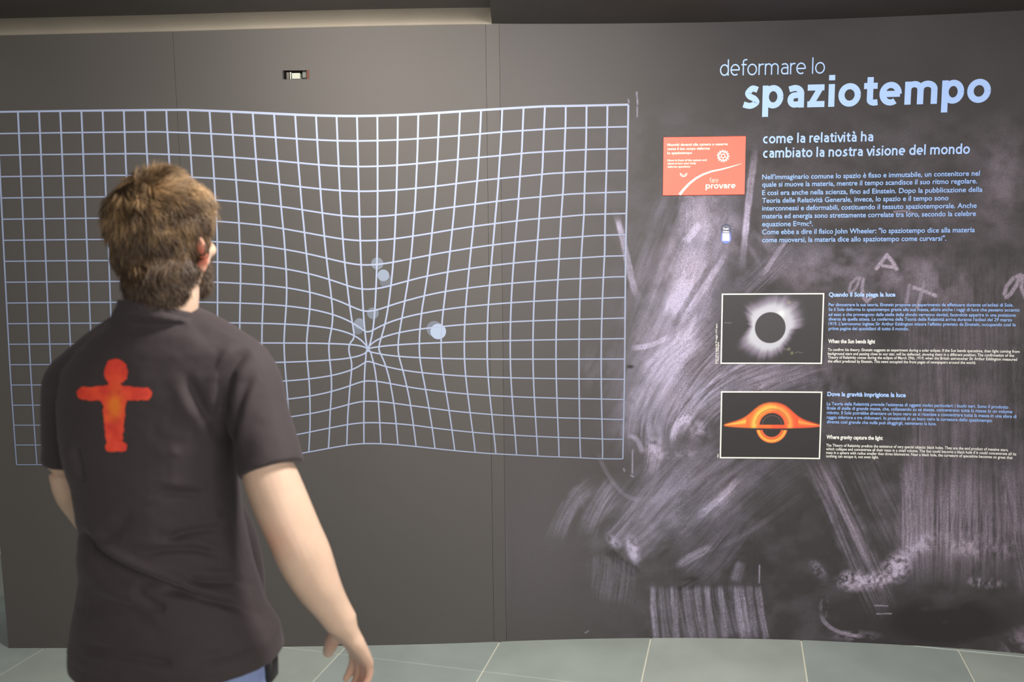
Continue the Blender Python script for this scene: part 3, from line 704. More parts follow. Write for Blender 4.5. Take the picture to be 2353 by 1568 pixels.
for nm, corners, fn, lab in (('eclipse_picture', [(1656.7, 677), (1892.3, 671.5), (1889.9, 835), (1656.4, 838)], eclipse, 'black and white picture of a solar eclipse in a white border, upper of two'),
                             ('black_hole_picture', [(1655.2, 901.8), (1888, 897.6), (1885.4, 1053.9), (1654.6, 1054.7)], blackhole, 'picture of an orange glowing black hole in a white border, lower of two')):
    q = quad_on_wall(corners); e = empty(nm, tuple(wall_pt(np.array(q[0]), q[2]))); tag(e, lab, 'picture')
    paint_sheet('picture_sheet', q, fn, .0022, .002, 230, 150, e, nm + '_print')
    bord('border', q, .0052, .0034, M_FRAME, e)
    if fn is eclipse:
        for t, x0, y0, x1 in (('Arietis', 1815.5, 697, 1833), ('65 Tauri', 1794, 804.5, 1811), ('69 Tauri', 1827, 812, 1844), ('Arietis', 1664, 743.5, 1681)):
            o = lettering('star_lettering', [(t, x0, y0, x1, 5.5)], mat('faint_ink', (.22, .2, .2, 1), .5, noise=.05), e, 0, .0028)

# ------------------------------------------------------------------ orange sign
q = quad_on_wall([(1522.6, 315.8), (1711.5, 313), (1711.5, 447), (1524.3, 450.5)])
sign = empty('orange_sign', tuple(wall_pt(np.array(q[0]), q[2]))); tag(sign, 'rectangular orange-red instruction sign with white writing and gears', 'sign')
M_OR = mat('orange_print', lin(238, 92, 66), .35, noise=.03)
cs_ = np.linspace(q[0], q[1], 14); bv = .0012
prof = [(q[2], .0003), (q[2], .0058), (q[2] + bv, .007), (q[3] - bv, .007), (q[3], .0058), (q[3], .0003)]
PB = np.stack([wall_pt(cs_, z, o_) for z, o_ in prof], 1)
e0 = PB[:1].copy(); e0[:, :, :] = wall_pt(cs_[:1, None] * np.ones((1, 6)), np.array([p[0] for p in prof])[None], .0003); e1 = wall_pt(cs_[-1:, None] * np.ones((1, 6)), np.array([p[0] for p in prof])[None], .0003)
o = grid_mesh('sign_board', np.concatenate([e0, PB, e1], 0), M_OR, sign, False)
SO = .0078
lettering('lettering', [('Muoviti davanti alla camera e osserva', 1532.7, 336, 1671.3, 8.0), ('come il tuo corpo deforma', 1532.7, 345.3, 1630.3, 8.0), ('lo spaziotempo', 1532.7, 354.9, 1589.3, 8.0)], M_CREAM, sign, .03, SO)
lettering('lettering', [('Move in front of the camera and', 1533, 371.3, 1623.2, 6.4), ('observe how your body', 1533, 378.4, 1598.7, 6.4), ('deforms spacetime', 1533, 385.9, 1585.2, 6.4)], M_CREAM, sign, .03, SO)
lettering('lettering', [('fare', 1629.7, 419.9, 1650, 15)], M_CREAM, sign, '.055', SO)
lettering('lettering', [('provare', 1620.5, 434, 1689.4, 19)], M_CREAM, sign, '.13', SO)
def px_poly(name, pts2, faces, m, parent, off):
    pts2 = np.array(pts2, float); s, z = wall_sz(pts2[:, 0], pts2[:, 1]); return mesh_obj(name, wall_pt(s, z, off), faces, m, parent)
sw = np.array([(515, 1395, 46), (600, 1280, 44), (720, 1150, 40), (860, 1040, 36), (1000, 965, 33), (1160, 905, 30), (1350, 875, 26), (1550, 820, 20), (1700, 775, 12), (1790, 745, 2)], float)
kk = np.arange(len(sw)); tt = np.linspace(0, len(sw) - 1, 40); sp = np.stack([np.interp(tt, kk, np.convolve(np.pad(sw[:, i], 1, 'edge'), [.15, .7, .15], 'valid')) for i in range(3)], 1)
dx = np.gradient(sp[:, 0]); dy = np.gradient(sp[:, 1]); l = np.hypot(dx, dy); nrm = np.stack([-dy / l, dx / l], 1)
Lp = sp[:, :2] + nrm * sp[:, 2:3] * .6; Rp = sp[:, :2] - nrm * sp[:, 2:3] * .6
pts = np.concatenate([Lp, Rp]) / 8.71 + np.array([1500, 290]); pts[:, 1] = np.minimum(pts[:, 1], 449.5)
px_poly('curved_line', pts, [(i, i + 1, 41 + i, 40 + i) for i in range(39)], M_CREAM, sign, SO)
def gear(cx, cy, r, teeth, name, half=False):
    V, Fc = [], []
    def ring(ri, fo):
        nn = teeth * 8; a0 = len(V)
        for i in range(nn + 1):
            a = 2 * math.pi * i / nn
            V.append((cx + ri * math.cos(a), cy + ri * math.sin(a))); V.append((cx + fo(a) * math.cos(a), cy + fo(a) * math.sin(a)))
        for i in range(nn):
            if half and math.sin(2 * math.pi * (i + .5) / nn) < -.15: continue
            Fc.append((a0 + 2 * i, a0 + 2 * i + 2, a0 + 2 * i + 3, a0 + 2 * i + 1))
    ring(r * .62, lambda a: r if (a * teeth / (2 * math.pi)) % 1 < .5 else r * .80)
    if not half:
        ring(r * .22, lambda a: r * .36)
    for a in ((.5, 1.6, 2.7, 3.8, 5.0) if not half else (.5, 1.57, 2.6)):
        c_, s_ = math.cos(a), math.sin(a); n = len(V); w = r * .07
        V.extend([(cx + c_ * r * .3 - s_ * w, cy + s_ * r * .3 + c_ * w), (cx + c_ * r * .3 + s_ * w, cy + s_ * r * .3 - c_ * w), (cx + c_ * r * .65 + s_ * w, cy + s_ * r * .65 - c_ * w), (cx + c_ * r * .65 - s_ * w, cy + s_ * r * .65 + c_ * w)]); Fc.append((n, n + 1, n + 2, n + 3))
    px_poly(name, V, Fc, M_CREAM, sign, SO)
gear(1661, 359, 14.5, 14, 'gear_emblem'); gear(1569.8, 399, 9, 12, 'gear_emblem', True)

# ------------------------------------------------------------------ capsule sticker
stk = empty('capsule_sticker', tuple(wall_pt(*[np.asarray(v) for v in (wall_sz(np.array(1668.), np.array(537.)))]))); tag(stk, 'tiny capsule shaped navy and blue sticker with a white square', 'sticker')
def capsule(name, cx, y0, y1, hw, m, off, parent, n=14):
    pts = [(cx + hw * math.cos(a), y0 + hw - hw * math.sin(a)) for a in np.linspace(0, math.pi, n)] + [(cx - hw * math.cos(a), y1 - hw + hw * math.sin(a)) for a in np.linspace(0, math.pi, n)]
    s, z = wall_sz(np.array([p[0] for p in pts]), np.array([p[1] for p in pts])); k = len(pts)
    V = np.concatenate([wall_pt(s, z, off), wall_pt(s, z, .0003)])
    return mesh_obj(name, V, [tuple(range(k))] + [(i, (i + 1) % k, k + (i + 1) % k, k + i) for i in range(k)], m, parent)
m = mat('sticker_blue', lin(52, 60, 100), .4); nt = m.node_tree; tc = nt.nodes.new('ShaderNodeTexCoord'); sp_ = nt.nodes.new('ShaderNodeSeparateXYZ'); rm = nt.nodes.new('ShaderNodeMapRange'); mx_ = nt.nodes.new('ShaderNodeMix'); mx_.data_type = 'RGBA'
zs0 = float(wall_sz(np.array(1668.), np.array(550.))[1]); zs1 = float(wall_sz(np.array(1668.), np.array(528.))[1])
rm.inputs['From Min'].default_value = zs0; rm.inputs['From Max'].default_value = zs1
nt.links.new(tc.outputs['Object'], sp_.inputs[0]); nt.links.new(sp_.outputs[2], rm.inputs['Value']); nt.links.new(rm.outputs[0], mx_.inputs[0])
mx_.inputs[6].default_value = lin(112, 130, 215); mx_.inputs[7].default_value = lin(58, 62, 88); nt.links.new(mx_.outputs[2], nt.nodes['Principled BSDF'].inputs['Base Color'])
capsule('sticker_base', 1668.2, 514.3, 560, 11.8, m, .002, stk)
px_poly('white_square', [(1659.7, 536.4), (1676, 536.4), (1676, 553.6), (1659.7, 553.6)], [(3, 2, 1, 0)], M_WHITE, stk, .0027)
lettering('lettering', [('Guida', 1661.3, 528, 1674.4, 6), ('Online', 1660.8, 534.6, 1674.9, 6)], M_WHITE, stk, .04, .0027)
ap = [(1668 + r * math.cos(a), 529 - r * .95 * math.sin(a)) for a in np.linspace(.5, math.pi - .5, 10) for r in (8.6, 10)]
px_poly('arc_line', ap, [(2 * i, 2 * i + 1, 2 * i + 3, 2 * i + 2) for i in range(9)], mat('sticker_grey', lin(140, 140, 165), .5), stk, .0027)

# ------------------------------------------------------------------ projected grid (light on the wall)
proj = empty('projected_grid', tuple(wall_pt(np.array(s_at(845, 803)), 1.2))); tag(proj, 'large bluish white warped grid projected on the dark wall', 'projection')
def light_mat(name, col):
    m = bpy.data.materials.new(name); m.use_nodes = True; nt = m.node_tree; b = nt.nodes['Principled BSDF']
    b.inputs['Base Color'].default_value = (.07, .065, .065, 1); b.inputs['Roughness'].default_value = .7
    a = nt.nodes.new('ShaderNodeAttribute'); a.attribute_name = 'paint'; nt.links.new(a.outputs['Color'], b.inputs['Emission Color']); b.inputs['Emission Strength'].default_value = 1.0
    return m
M_PROJ = light_mat('projected_light', None)
NI, NJ = 30, 17
cTL, cTR, cBL, cBR = [wall_sz(np.array(float(x)), np.array(float(y))) for x, y in ((-9, 256), (1451, 234), (36, 1069), (1443, 1060))]
du = ([0, 30, 75, 123, 170, 218, 265, 313, 361, 408, 456, 503, 551, 700], [0, 29, 72, 74, 75, 73, 66, 60, 55, 47, 41, 33, 27, 10])
dd = ([0, 20, 68, 115, 163, 210, 258, 400], [0, 20, 49, 52, 53, 50, 49, 30])
dr = ([0, 31, 79, 126, 174, 221, 269, 316, 364, 411, 458, 506, 553, 600], [0, 31, 54, 58, 57, 55, 49, 44, 38, 33, 27, 21, 17, 10])
dl = ([0, 16, 63, 111, 158, 206, 253, 400, 700], [0, 16, 20, 22, 19, 15, 12, 3, 0])
def warp(i, j):
    u, v = np.asarray(i) / NI, np.asarray(j) / NJ
    s = (cTL[0] * (1 - u) + cTR[0] * u) * (1 - v) + (cBL[0] * (1 - u) + cBR[0] * u) * v
    z = (cTL[1] * (1 - u) + cTR[1] * u) * (1 - v) + (cBL[1] * (1 - u) + cBR[1] * u) * v
    x, y = project(wall_pt(s, z)); dx = 845 - x; dy = 803 - y; r = np.hypot(dx, dy) + 1e-6
    h = np.where(dx < 0, np.interp(r, *dr), np.interp(r, *dl)); w = np.where(dy > 0, np.interp(r, *du), np.interp(r, *dd))
    c2 = (dx / r) ** 2; mag = np.minimum(h * c2 + w * (1 - c2), r * .985)
    x2, y2 = x + dx / r * mag, y + dy / r * mag
    return x2, y2
def light_level(x, y):
    b = .30 + .62 * np.exp(-((x - 930) / 520) ** 2) ; b = b * (1.12 - .62 * np.clip((y - 250) / 800, 0, 1)) 
    b = b + .10 * np.clip((x - 1200) / 250, 0, 1)
    return b
def ribbon(name, x, y, w, off):
    dx, dy = np.gradient(x), np.gradient(y); l = np.hypot(dx, dy) + 1e-9
    A = np.stack([x - dy / l * w / 2, y + dx / l * w / 2], 1); Bq = np.stack([x + dy / l * w / 2, y - dx / l * w / 2], 1)
    s, z = wall_sz(np.stack([A[:, 0], Bq[:, 0]]), np.stack([A[:, 1], Bq[:, 1]]))
    P = wall_pt(s, z, off); lv = light_level(x, y); cc = np.stack([lv ** 1.15 * .70, lv ** 1.08 * .78, lv * 1.02], -1)
    if name.startswith('light'): pass
    return grid_mesh(name, P, M_PROJ, proj, False, color=np.concatenate([cc, cc]))
for j in range(NJ + 1):
    i = np.linspace(0, NI, 241); x, y = warp(i, np.full_like(i, j)); k = x > -60
    ribbon('grid_line', x[k], y[k], np.interp(x[k], [0, 800, 1450], [2.9, 3.7, 3.2]) * (1.35 if j == 0 else 1) * (1.15 - .3 * j / NJ), .0024)
for i in range(NI + 1):
    j = np.linspace(0, NJ, 137); x, y = warp(np.full_like(j, i), j)
    ribbon('grid_line', x, y, 3.9 * (1.12 - .3 * j / NJ), .0021)
def spot(x, y, r, lv, off):
    a = np.linspace(0, 2 * math.pi, 28, endpoint=False); s, z = wall_sz(x + r * np.cos(a), y + r * np.sin(a))
    o = mesh_obj('light_spot', wall_pt(s, z, off), [tuple(range(28))], M_PROJ, proj); set_color(o.data, np.tile(np.array([.62, .76, .98]) * lv, (28, 1)))
for x, y, r, lv, off in ((867, 606, 14, .30, .0013), (881, 633, 13.5, .52, .0016), (887, 646, 15, .15, .0011), (857, 720, 13.5, .24, .0013), (826, 744, 12.5, .30, .0015), (822, 756, 13, .16, .0011),
                     (998, 756, 18, .22, .0013), (1007, 762, 18, .72, .0016)):
    spot(x, y, r, lv, off)

#PERSON
YAW = math.radians(7); YH = math.radians(15)
rt = np.array([math.cos(YAW), -math.sin(YAW), 0]); fw = np.array([math.sin(YAW), math.cos(YAW), 0]); UPV = np.array([0, 0, 1.])
YB = 1.68
A3 = lambda x, y, Y=YB: np.array(at(x, y, Y))
class Soup:
    def __init__(s): s.V = []; s.F = []; s.n = 0
    def loft(s, C, Uv, Vv, n=28, p=2.0):
        C = np.array(C, float); th = np.linspace(0, 2 * math.pi, n, endpoint=False)
        cu = np.sign(np.cos(th)) * np.abs(np.cos(th)) ** (2 / p); cv = np.sign(np.sin(th)) * np.abs(np.sin(th)) ** (2 / p)
        R = C[:, None] + np.array(Uv)[:, None] * cu[None, :, None] + np.array(Vv)[:, None] * cv[None, :, None]
        k = len(C); b = s.n; s.V.append(R.reshape(-1, 3)); s.V.append(C[[0, -1]])
        for i in range(k - 1):
            for j in range(n):
                j2 = (j + 1) % n; s.F.append((b + i * n + j, b + i * n + j2, b + (i + 1) * n + j2, b + (i + 1) * n + j))
        for j in range(n):
            j2 = (j + 1) % n; s.F.append((b + k * n, b + j2, b + j)); s.F.append((b + k * n + 1, b + (k - 1) * n + j, b + (k - 1) * n + j2))
        s.n += k * n + 2
    def tube(s, C, r, hint, r2=None, n=24, sub=6, round_ends=True):
        C = np.array(C, float); r = np.array(r, float); r2 = r if r2 is None else np.array(r2, float)
        k = np.arange(len(C)); t = np.linspace(0, len(C) - 1, (len(C) - 1) * sub + 1)
        def cr(P):
            P = np.asarray(P, float); out = []
            for q in t:
                i = min(int(q), len(P) - 2); f = q - i; a, b, c, d = P[max(i - 1, 0)], P[i], P[i + 1], P[min(i + 2, len(P) - 1)]
                out.append(.5 * ((2 * b) + (c - a) * f + (2 * a - 5 * b + 4 * c - d) * f ** 2 + (-a + 3 * b - 3 * c + d) * f ** 3))
            return np.array(out)
        P, R1, R2 = cr(C), cr(r), cr(r2)
        T = np.gradient(P, axis=0); T /= np.linalg.norm(T, axis=1)[:, None]
        if round_ends:
            for end in (0, -1):
                sg = -1 if end == 0 else 1; ex = []
                for a in (.35, .65, .85, .97):
                    ex.append((P[end] + sg * T[end] * R1[end] * a, R1[end] * math.sqrt(1 - a * a), R2[end] * math.sqrt(1 - a * a)))
                Pn = np.array([e[0] for e in ex]); a1 = np.array([e[1] for e in ex]); a2 = np.array([e[2] for e in ex]); Tn = np.repeat(T[end][None], 4, 0)
                if end == 0: P = np.concatenate([Pn[::-1], P]); R1 = np.concatenate([a1[::-1], R1]); R2 = np.concatenate([a2[::-1], R2]); T = np.concatenate([Tn, T])
                else: P = np.concatenate([P, Pn]); R1 = np.concatenate([R1, a1]); R2 = np.concatenate([R2, a2]); T = np.concatenate([T, Tn])
        hint = np.array(hint, float); U = hint[None] - T * (T @ hint)[:, None]; U /= np.linalg.norm(U, axis=1)[:, None]; W = np.cross(T, U)
        s.loft(P, U * R1[:, None], W * R2[:, None], n)
    def ellipsoid(s, c, ax, n=20):
        c = np.array(c, float); ax = np.array(ax, float); a = np.linspace(-.98, .98, 13); a = np.sin(a * math.pi / 2)
        s.loft([c + ax[2] * t for t in a], [ax[0] * math.sqrt(1 - t * t) for t in a], [ax[1] * math.sqrt(1 - t * t) for t in a], n)
    def remesh(s, name, voxel, smooth=4, factor=.5):
        me = bpy.data.meshes.new(name); me.from_pydata(np.concatenate(s.V).tolist(), [], s.F); me.update()
        bm = bmesh.new(); bm.from_mesh(me); bmesh.ops.recalc_face_normals(bm, faces=bm.faces); bm.to_mesh(me); bm.free()
        o = bpy.data.objects.new(name, me); COL.objects.link(o)
        m = o.modifiers.new('r', 'REMESH'); m.mode = 'VOXEL'; m.voxel_size = voxel
        if smooth: m2 = o.modifiers.new('s', 'SMOOTH'); m2.iterations = smooth; m2.factor = factor
        bpy.context.view_layer.update(); dg = bpy.context.evaluated_depsgraph_get()
        me2 = bpy.data.meshes.new_from_object(o.evaluated_get(dg)); me2.name = name
        bpy.data.objects.remove(o); bpy.data.meshes.remove(me); return me2
def get_co(me): v = np.zeros(len(me.vertices) * 3); me.vertices.foreach_get('co', v); return v.reshape(-1, 3)
def get_no(me): v = np.zeros(len(me.vertices) * 3); me.vertex_normals.foreach_get('vector', v); return v.reshape(-1, 3)
def set_co(me, v): me.vertices.foreach_set('co', v.reshape(-1)); me.update()

base_x = float(A3(398, 1450)[0])
man = empty('person', (base_x, YB, 0))
tag(man, 'bearded man with brown hair seen from behind in a dark t-shirt, facing the projected grid', 'person')

# ---- key positions
TOR = [(712, 372, .074, .070), (735, 373, .098, .084), (765, 376, .135, .098), (800, 376, .168, .108), (850, 364, .186, .114), (920, 352, .186, .120), (1000, 349, .174, .124),
       (1100, 358, .161, .126), (1200, 373, .158, .130), (1300, 385, .168, .135), (1400, 395, .190, .142), (1460, 404, .212, .148), (1506, 409, .216, .150)]
tc_ = [A3(cx, py) for py, cx, a, b in TOR]
rarm = [A3(566, 872, 1.64), A3(590, 960, 1.62), A3(617, 1080, 1.59), A3(645, 1155, 1.575), A3(676, 1225, 1.565), A3(702, 1285, 1.565), A3(731, 1346, 1.565), A3(759, 1392, 1.57), A3(787, 1434, 1.575)]
rr = [.038, .034, .0500, .054, .0545, .0525, .043, .032, .0265]; rr2 = [.038, .034, .048, .050, .048, .049, .042, .035, .031]
larm = [A3(175, 872, 1.71), A3(166, 960, 1.715), A3(161, 1060, 1.72), A3(172, 1125, 1.73), A3(196, 1170, 1.80), A3(226, 1235, 1.91), A3(254, 1300, 1.99)]
lr = [.036, .036, .041, .040, .038, .030, .026]; lr2 = [.036, .036, .041, .040, .036, .026, .022]

def build_hand(S, wrist, d, dors, index_side, L=.185, curl=(.35, .45, .5, .6), thumb_open=.5):
    """wrist point, hand direction, direction of the back of the hand, direction towards the index side"""
    d = d / np.linalg.norm(d); sd = index_side - d * (index_side @ d); sd /= np.linalg.norm(sd); dn = np.cross(sd, d); dn = dn if dn @ dors > 0 else -dn
    PL = L * .50
    S.loft([wrist - d * .020, wrist + d * .010, wrist + d * PL * .35, wrist + d * PL * .7, wrist + d * PL, wrist + d * (PL + .008)],
           [sd * .026, sd * .030, sd * .038, sd * .042, sd * .041, sd * .034], [dn * .020, dn * .0215, dn * .018, dn * .0155, dn * .0125, dn * .008], 24, 2.4)
    for i, (o, ln, r) in enumerate(((.031, .072, .0088), (.0105, .080, .0090), (-.0105, .074, .0084), (-.030, .058, .0076))):
        b = wrist + d * (PL * (.97 if i in (1, 2) else .92)) + sd * o; a = curl[i]; P = [b - d * .03, b]; dirv = d.copy(); ang = a * .55
        q = b
        for k, f in enumerate((.45, .31, .24)):
            ang += a * (.35, .9, .6)[k] if k else 0
            dv = (d + sd * o * 2.2) * math.cos(ang) - dn * math.sin(ang); q = q + dv / np.linalg.norm(dv) * ln * f; P.append(q)
        S.tube(P, [r * 1.0, r * 1.08, r * 1.04, r * .95, r * .78], dn, n=14, sub=4)
    b = wrist + d * .018 + sd * .024 - dn * .006
    td_ = d * .62 + sd * thumb_open - dn * .25; td_ /= np.linalg.norm(td_)
    q1 = b + td_ * .042; t2 = td_ + d * .25; t2 /= np.linalg.norm(t2); q2 = q1 + t2 * .032; t3 = t2 + d * .15 - dn * .1; t3 /= np.linalg.norm(t3); q3 = q2 + t3 * .024
    S.tube([b - td_ * .015, b + td_ * .01, q1, q2, q3], [.017, .0185, .0150, .0135, .0115], dn, n=16, sub=4)

Bd = Soup()
# torso (inside the shirt), pelvis and legs
Bd.loft(tc_, [rt * a * .84 for _, _, a, b in TOR], [fw * b * .80 for _, _, a, b in TOR], 32)
pel = A3(400, 1530); pel[2] = .93; hipx = base_x + .02
def gp(x, y, z): return np.array([base_x, YB, 0]) + rt * x + fw * y + UPV * z
Bd.loft([gp(0, 0, .84), gp(0, 0, .92), gp(0, 0, 1.02)], [rt * .165, rt * .165, rt * .15], [fw * .115, fw * .115, fw * .10], 28)
for sx in (-1, 1):
    Bd.tube([gp(sx * .085, 0, .92), gp(sx * .095, .0, .72), gp(sx * .10, .01, .50), gp(sx * .105, -.01, .30), gp(sx * .11, -.01, .09)], [.088, .080, .056, .052, .036], fw, n=22)
    Bd.tube([gp(sx * .11, -.03, .05), gp(sx * .12, .06, .045), gp(sx * .13, .15, .03)], [.036, .036, .026], UPV, [.038, .042, .036], n=18)
Bd.ellipsoid(A3(664, 1243, 1.528), [np.array([.020, 0, 0]), np.array([0, .016, 0]), np.array([.006, 0, .024])], 16); Bd.tube(rarm, rr, fw, rr2); Bd.tube(larm, lr, UPV, lr2)
# neck
NK = [A3(387, 775, 1.66), A3(378, 720, 1.655), A3(377, 670, 1.655), A3(374, 615, 1.675)]
Bd.tube(NK, [.050, .060, .062, .064], rt, [.050, .062, .069, .072], n=28)
# head
hc = A3(374, 546, 1.70); hr = np.array([math.cos(YH), -math.sin(YH), 0]); hf = np.array([math.sin(YH), math.cos(YH), 0])
def hp(x, y, z): return hc + hr * x + hf * y + UPV * z
lv = [-.120, -.112, -.101, -.086, -.067, -.047, -.024, 0, .024, .047, .067, .083, .095, .102, .106]
hw = [.020, .036, .049, .058, .065, .070, .074, .0765, .078, .0775, .072, .062, .048, .030, .012]
yf = [.100, .104, .106, .104, .100, .098, .098, .098, .098, .098, .092, .080, .060, .036, .012]      # front
yb = [.060, .030, .00, -.035, -.062, -.080, -.090, -.096, -.099, -.098, -.092, -.080, -.062, -.040, -.020]
Bd.loft([hp(0, (f + b) / 2, z) for f, b, z in zip(yf, yb, lv)], [hr * w for w in hw], [hf * (f - b) / 2 for f, b in zip(yf, yb)], 36, 2.25)
Bd.tube([hp(0, .092, .022), hp(0, .101, .002), hp(0, .109, -.018), hp(0, .102, -.030)], [.009, .010, .015, .010], hr, n=14)
Bd.ellipsoid(hp(-.013, .104, -.026), [hr * .008, hf * .009, UPV * .007], 12); Bd.ellipsoid(hp(.013, .104, -.026), [hr * .008, hf * .009, UPV * .007], 12)
Bd.ellipsoid(hp(0, .101, -.050), [hr * .026, hf * .010, UPV * .006], 14); Bd.ellipsoid(hp(0, .100, -.060), [hr * .023, hf * .011, UPV * .007], 14)
Bd.ellipsoid(hp(0, .092, -.098), [hr * .026, hf * .018, UPV * .018], 16)
for sx in (-1, 1):
    Bd.ellipsoid(hp(sx * .031, .094, .020), [hr * .022, hf * .010, UPV * .006], 14)
    Bd.ellipsoid(hp(sx * .046, .068, -.026), [hr * .022, hf * .022, UPV * .018], 14)
    oa = hr * sx * .85 - hf * .5; oa = oa / np.linalg.norm(oa); ob = np.cross(oa, UPV)
    ec = hp(sx * .086, -.004, -.031)
    Bd.ellipsoid(ec, [oa * .0235, ob * .0098, (UPV * .033 + oa * .004 - hf * .006)], 18)
    Bd.ellipsoid(ec - oa * .001 - UPV * .026, [oa * .011, ob * .008, UPV * .012], 14)
# hands
dR = rarm[-1] - rarm[-2]; dR /= np.linalg.norm(dR)
hdir = np.array([.30, .42, -1.0])
build_hand(Bd, rarm[-1] + dR * .012, hdir, np.array([.80, -.60, 0.2]), np.array([-.56, .76, -.05]), L=.165, curl=(.50, .55, .62, .70), thumb_open=.62)
dL = larm[-1] - larm[-2]; dL /= np.linalg.norm(dL)
build_hand(Bd, larm[-1] + dL * .012, dL, np.array([-.8, .0, .5]), np.array([.3, .3, .9]), L=.180, curl=(.5, .6, .7, .8))
me = Bd.remesh('body', .0036, 3, .5)
bm = bmesh.new(); bm.from_mesh(me)
for wp_, rad_, it_ in ((rarm[-1] + dR * .014, .034, 40), (larm[-1] + dL * .014, .030, 30)):
    for f_ in (1.0, .75):
        vs_ = [v for v in bm.verts if (v.co - Vector(wp_)).length < rad_ * f_]
        for _ in range(it_): bmesh.ops.smooth_vert(bm, verts=vs_, factor=.5, use_axis_x=True, use_axis_y=True, use_axis_z=True)
bm.to_mesh(me); bm.free()
V = get_co(me); px, py = project(V)
# skin colour with flushed ears, elbows and fingers (the skin's own colour)
base = np.array([.54, .38, .285]); flush = np.array([.66, .15, .09])
k = np.zeros(len(V))
for c, r, w in ((hp(.092, -.008, -.033), .030, 1.0), (hp(-.092, -.008, -.033), .030, 1.0), (rarm[4] + np.array([-.03, -.04, .0]), .035, .22), (hp(0, .105, -.02), .03, .3), (rarm[-1] + np.array([.02, 0, -.13]), .06, .30), (rarm[-1] + np.array([-.02, .03, -.07]), .035, .35)):
    k = np.maximum(k, w * np.exp(-(np.linalg.norm(V - c, axis=1) / r) ** 2 * 1.2))
c = base[None] * (1 - k[:, None]) + flush[None] * k[:, None]
n_ = fbm(V[:, 0] * 30 + V[:, 1] * 21 + 50, V[:, 2] * 26 + 9, 5, 3)[:, None]; c = c * (.92 + .16 * n_)
lip = np.exp(-((np.linalg.norm((V - hp(0, .108, -.055)) * np.array([1, 1, 2.2]), axis=1)) / .022) ** 2)[:, None]; c = c * (1 - .5 * lip) + np.array([.55, .2, .17]) * .5 * lip
set_color(me, c)
M_SKIN = mat('skin', (.6, .4, .3, 1), .48, attr='paint', bump=(260, .15, .0006))
bs = M_SKIN.node_tree.nodes['Principled BSDF']; bs.inputs['Specular IOR Level'].default_value = .3; bs.inputs['Subsurface Weight'].default_value = .12; bs.inputs['Subsurface Radius'].default_value = (.012, .005, .003); bs.inputs['Subsurface Scale'].default_value = 1.0
body = link('body', me, M_SKIN, man, True)
bvh = BVHTree.FromObject(body, bpy.context.evaluated_depsgraph_get()) if False else BVHTree.FromPolygons([tuple(v) for v in V], [tuple(p.vertices) for p in me.polygons])
# eyes
M_EYE = mat('eye_white', (.8, .78, .75, 1), .2, noise=.03); M_IRIS = mat('iris_brown', (.06, .03, .015, 1), .15, noise=.1)
for sx in (-1, 1):
    s_ = Soup(); s_.ellipsoid(hp(sx * .031, .088, .005), [hr * .0125, hf * .0125, UPV * .0115], 18); o = mesh_obj('eye', np.concatenate(s_.V), s_.F, M_EYE, man, True)
    s_ = Soup(); s_.ellipsoid(hp(sx * .031, .0985, .005), [hr * .0055, hf * .003, UPV * .0055], 14); mesh_obj('iris', np.concatenate(s_.V), s_.F, M_IRIS, o, True)
    s_ = Soup(); s_.tube([hp(sx * .014, .104, .024), hp(sx * .031, .103, .030), hp(sx * .048, .090, .026)], [.003, .004, .002], hf, n=8); mesh_obj('eyebrow', np.concatenate(s_.V), s_.F, mat('brow_brown', (.05, .03, .02, 1), .7, noise=.2), man, True)

# ---- hair
def strands(name, roots, normals, dirs, lens, rad, colors, m, segs=5, droop=.35, wavy=.0, lift=-.001):
    n = len(roots); t = np.linspace(0, 1, segs + 1); P = np.zeros((n, segs + 1, 3)); P[:, 0] = roots + normals * lift; d = dirs.copy()
    ph = rng.random(n) * 6.28
    for i in range(1, segs + 1):
        P[:, i] = P[:, i - 1] + d * (lens / segs)[:, None]
        d = d - normals * .20 * droop + np.array([0, 0, -.14]) * droop + np.cross(d, normals) * (wavy * np.sin(ph + i * 1.4))[:, None]; d /= np.linalg.norm(d, axis=1)[:, None]
    side = np.cross(dirs, normals); side /= np.linalg.norm(side, axis=1)[:, None] + 1e-9; up = np.cross(side, dirs)
    rr_ = rad[:, None] * np.clip(1.15 - t[None] ** 1.6, .12, 1)
    V = np.zeros((n, segs + 1, 3, 3))
    for k, a in enumerate((90, 210, 330)):
        V[:, :, k] = P + (side[:, None] * math.cos(math.radians(a)) + up[:, None] * math.sin(math.radians(a))) * rr_[..., None]
    idx = np.arange(n * (segs + 1) * 3).reshape(n, segs + 1, 3); q = []
    for k in range(3):
        k2 = (k + 1) % 3; q.append(np.stack([idx[:, :-1, k], idx[:, :-1, k2], idx[:, 1:, k2], idx[:, 1:, k]], -1).reshape(-1, 4))
    q = np.concatenate(q); me = bpy.data.meshes.new(name); me.vertices.add(idx.size); me.vertices.foreach_set('co', V.reshape(-1).astype(np.float32))
    me.loops.add(len(q) * 4); me.loops.foreach_set('vertex_index', q.reshape(-1).astype(np.int32)); me.polygons.add(len(q)); me.polygons.foreach_set('loop_start', np.arange(0, len(q) * 4, 4, dtype=np.int32)); me.update(calc_edges=True)
    set_color(me, np.repeat(colors, (segs + 1) * 3, 0)); return link(name, me, m, man, True)
def axis(u, hair_):
    k = float(np.clip((-.03 - u) / .07, 0, 1)); a = hp(0, 0, u)
    if hair_: n = A3(378, 680, 1.658); a = a * (1 - k) + np.array([n[0], n[1], a[2]]) * k
    elif u < -.06: a = a + hf * .02
    return a
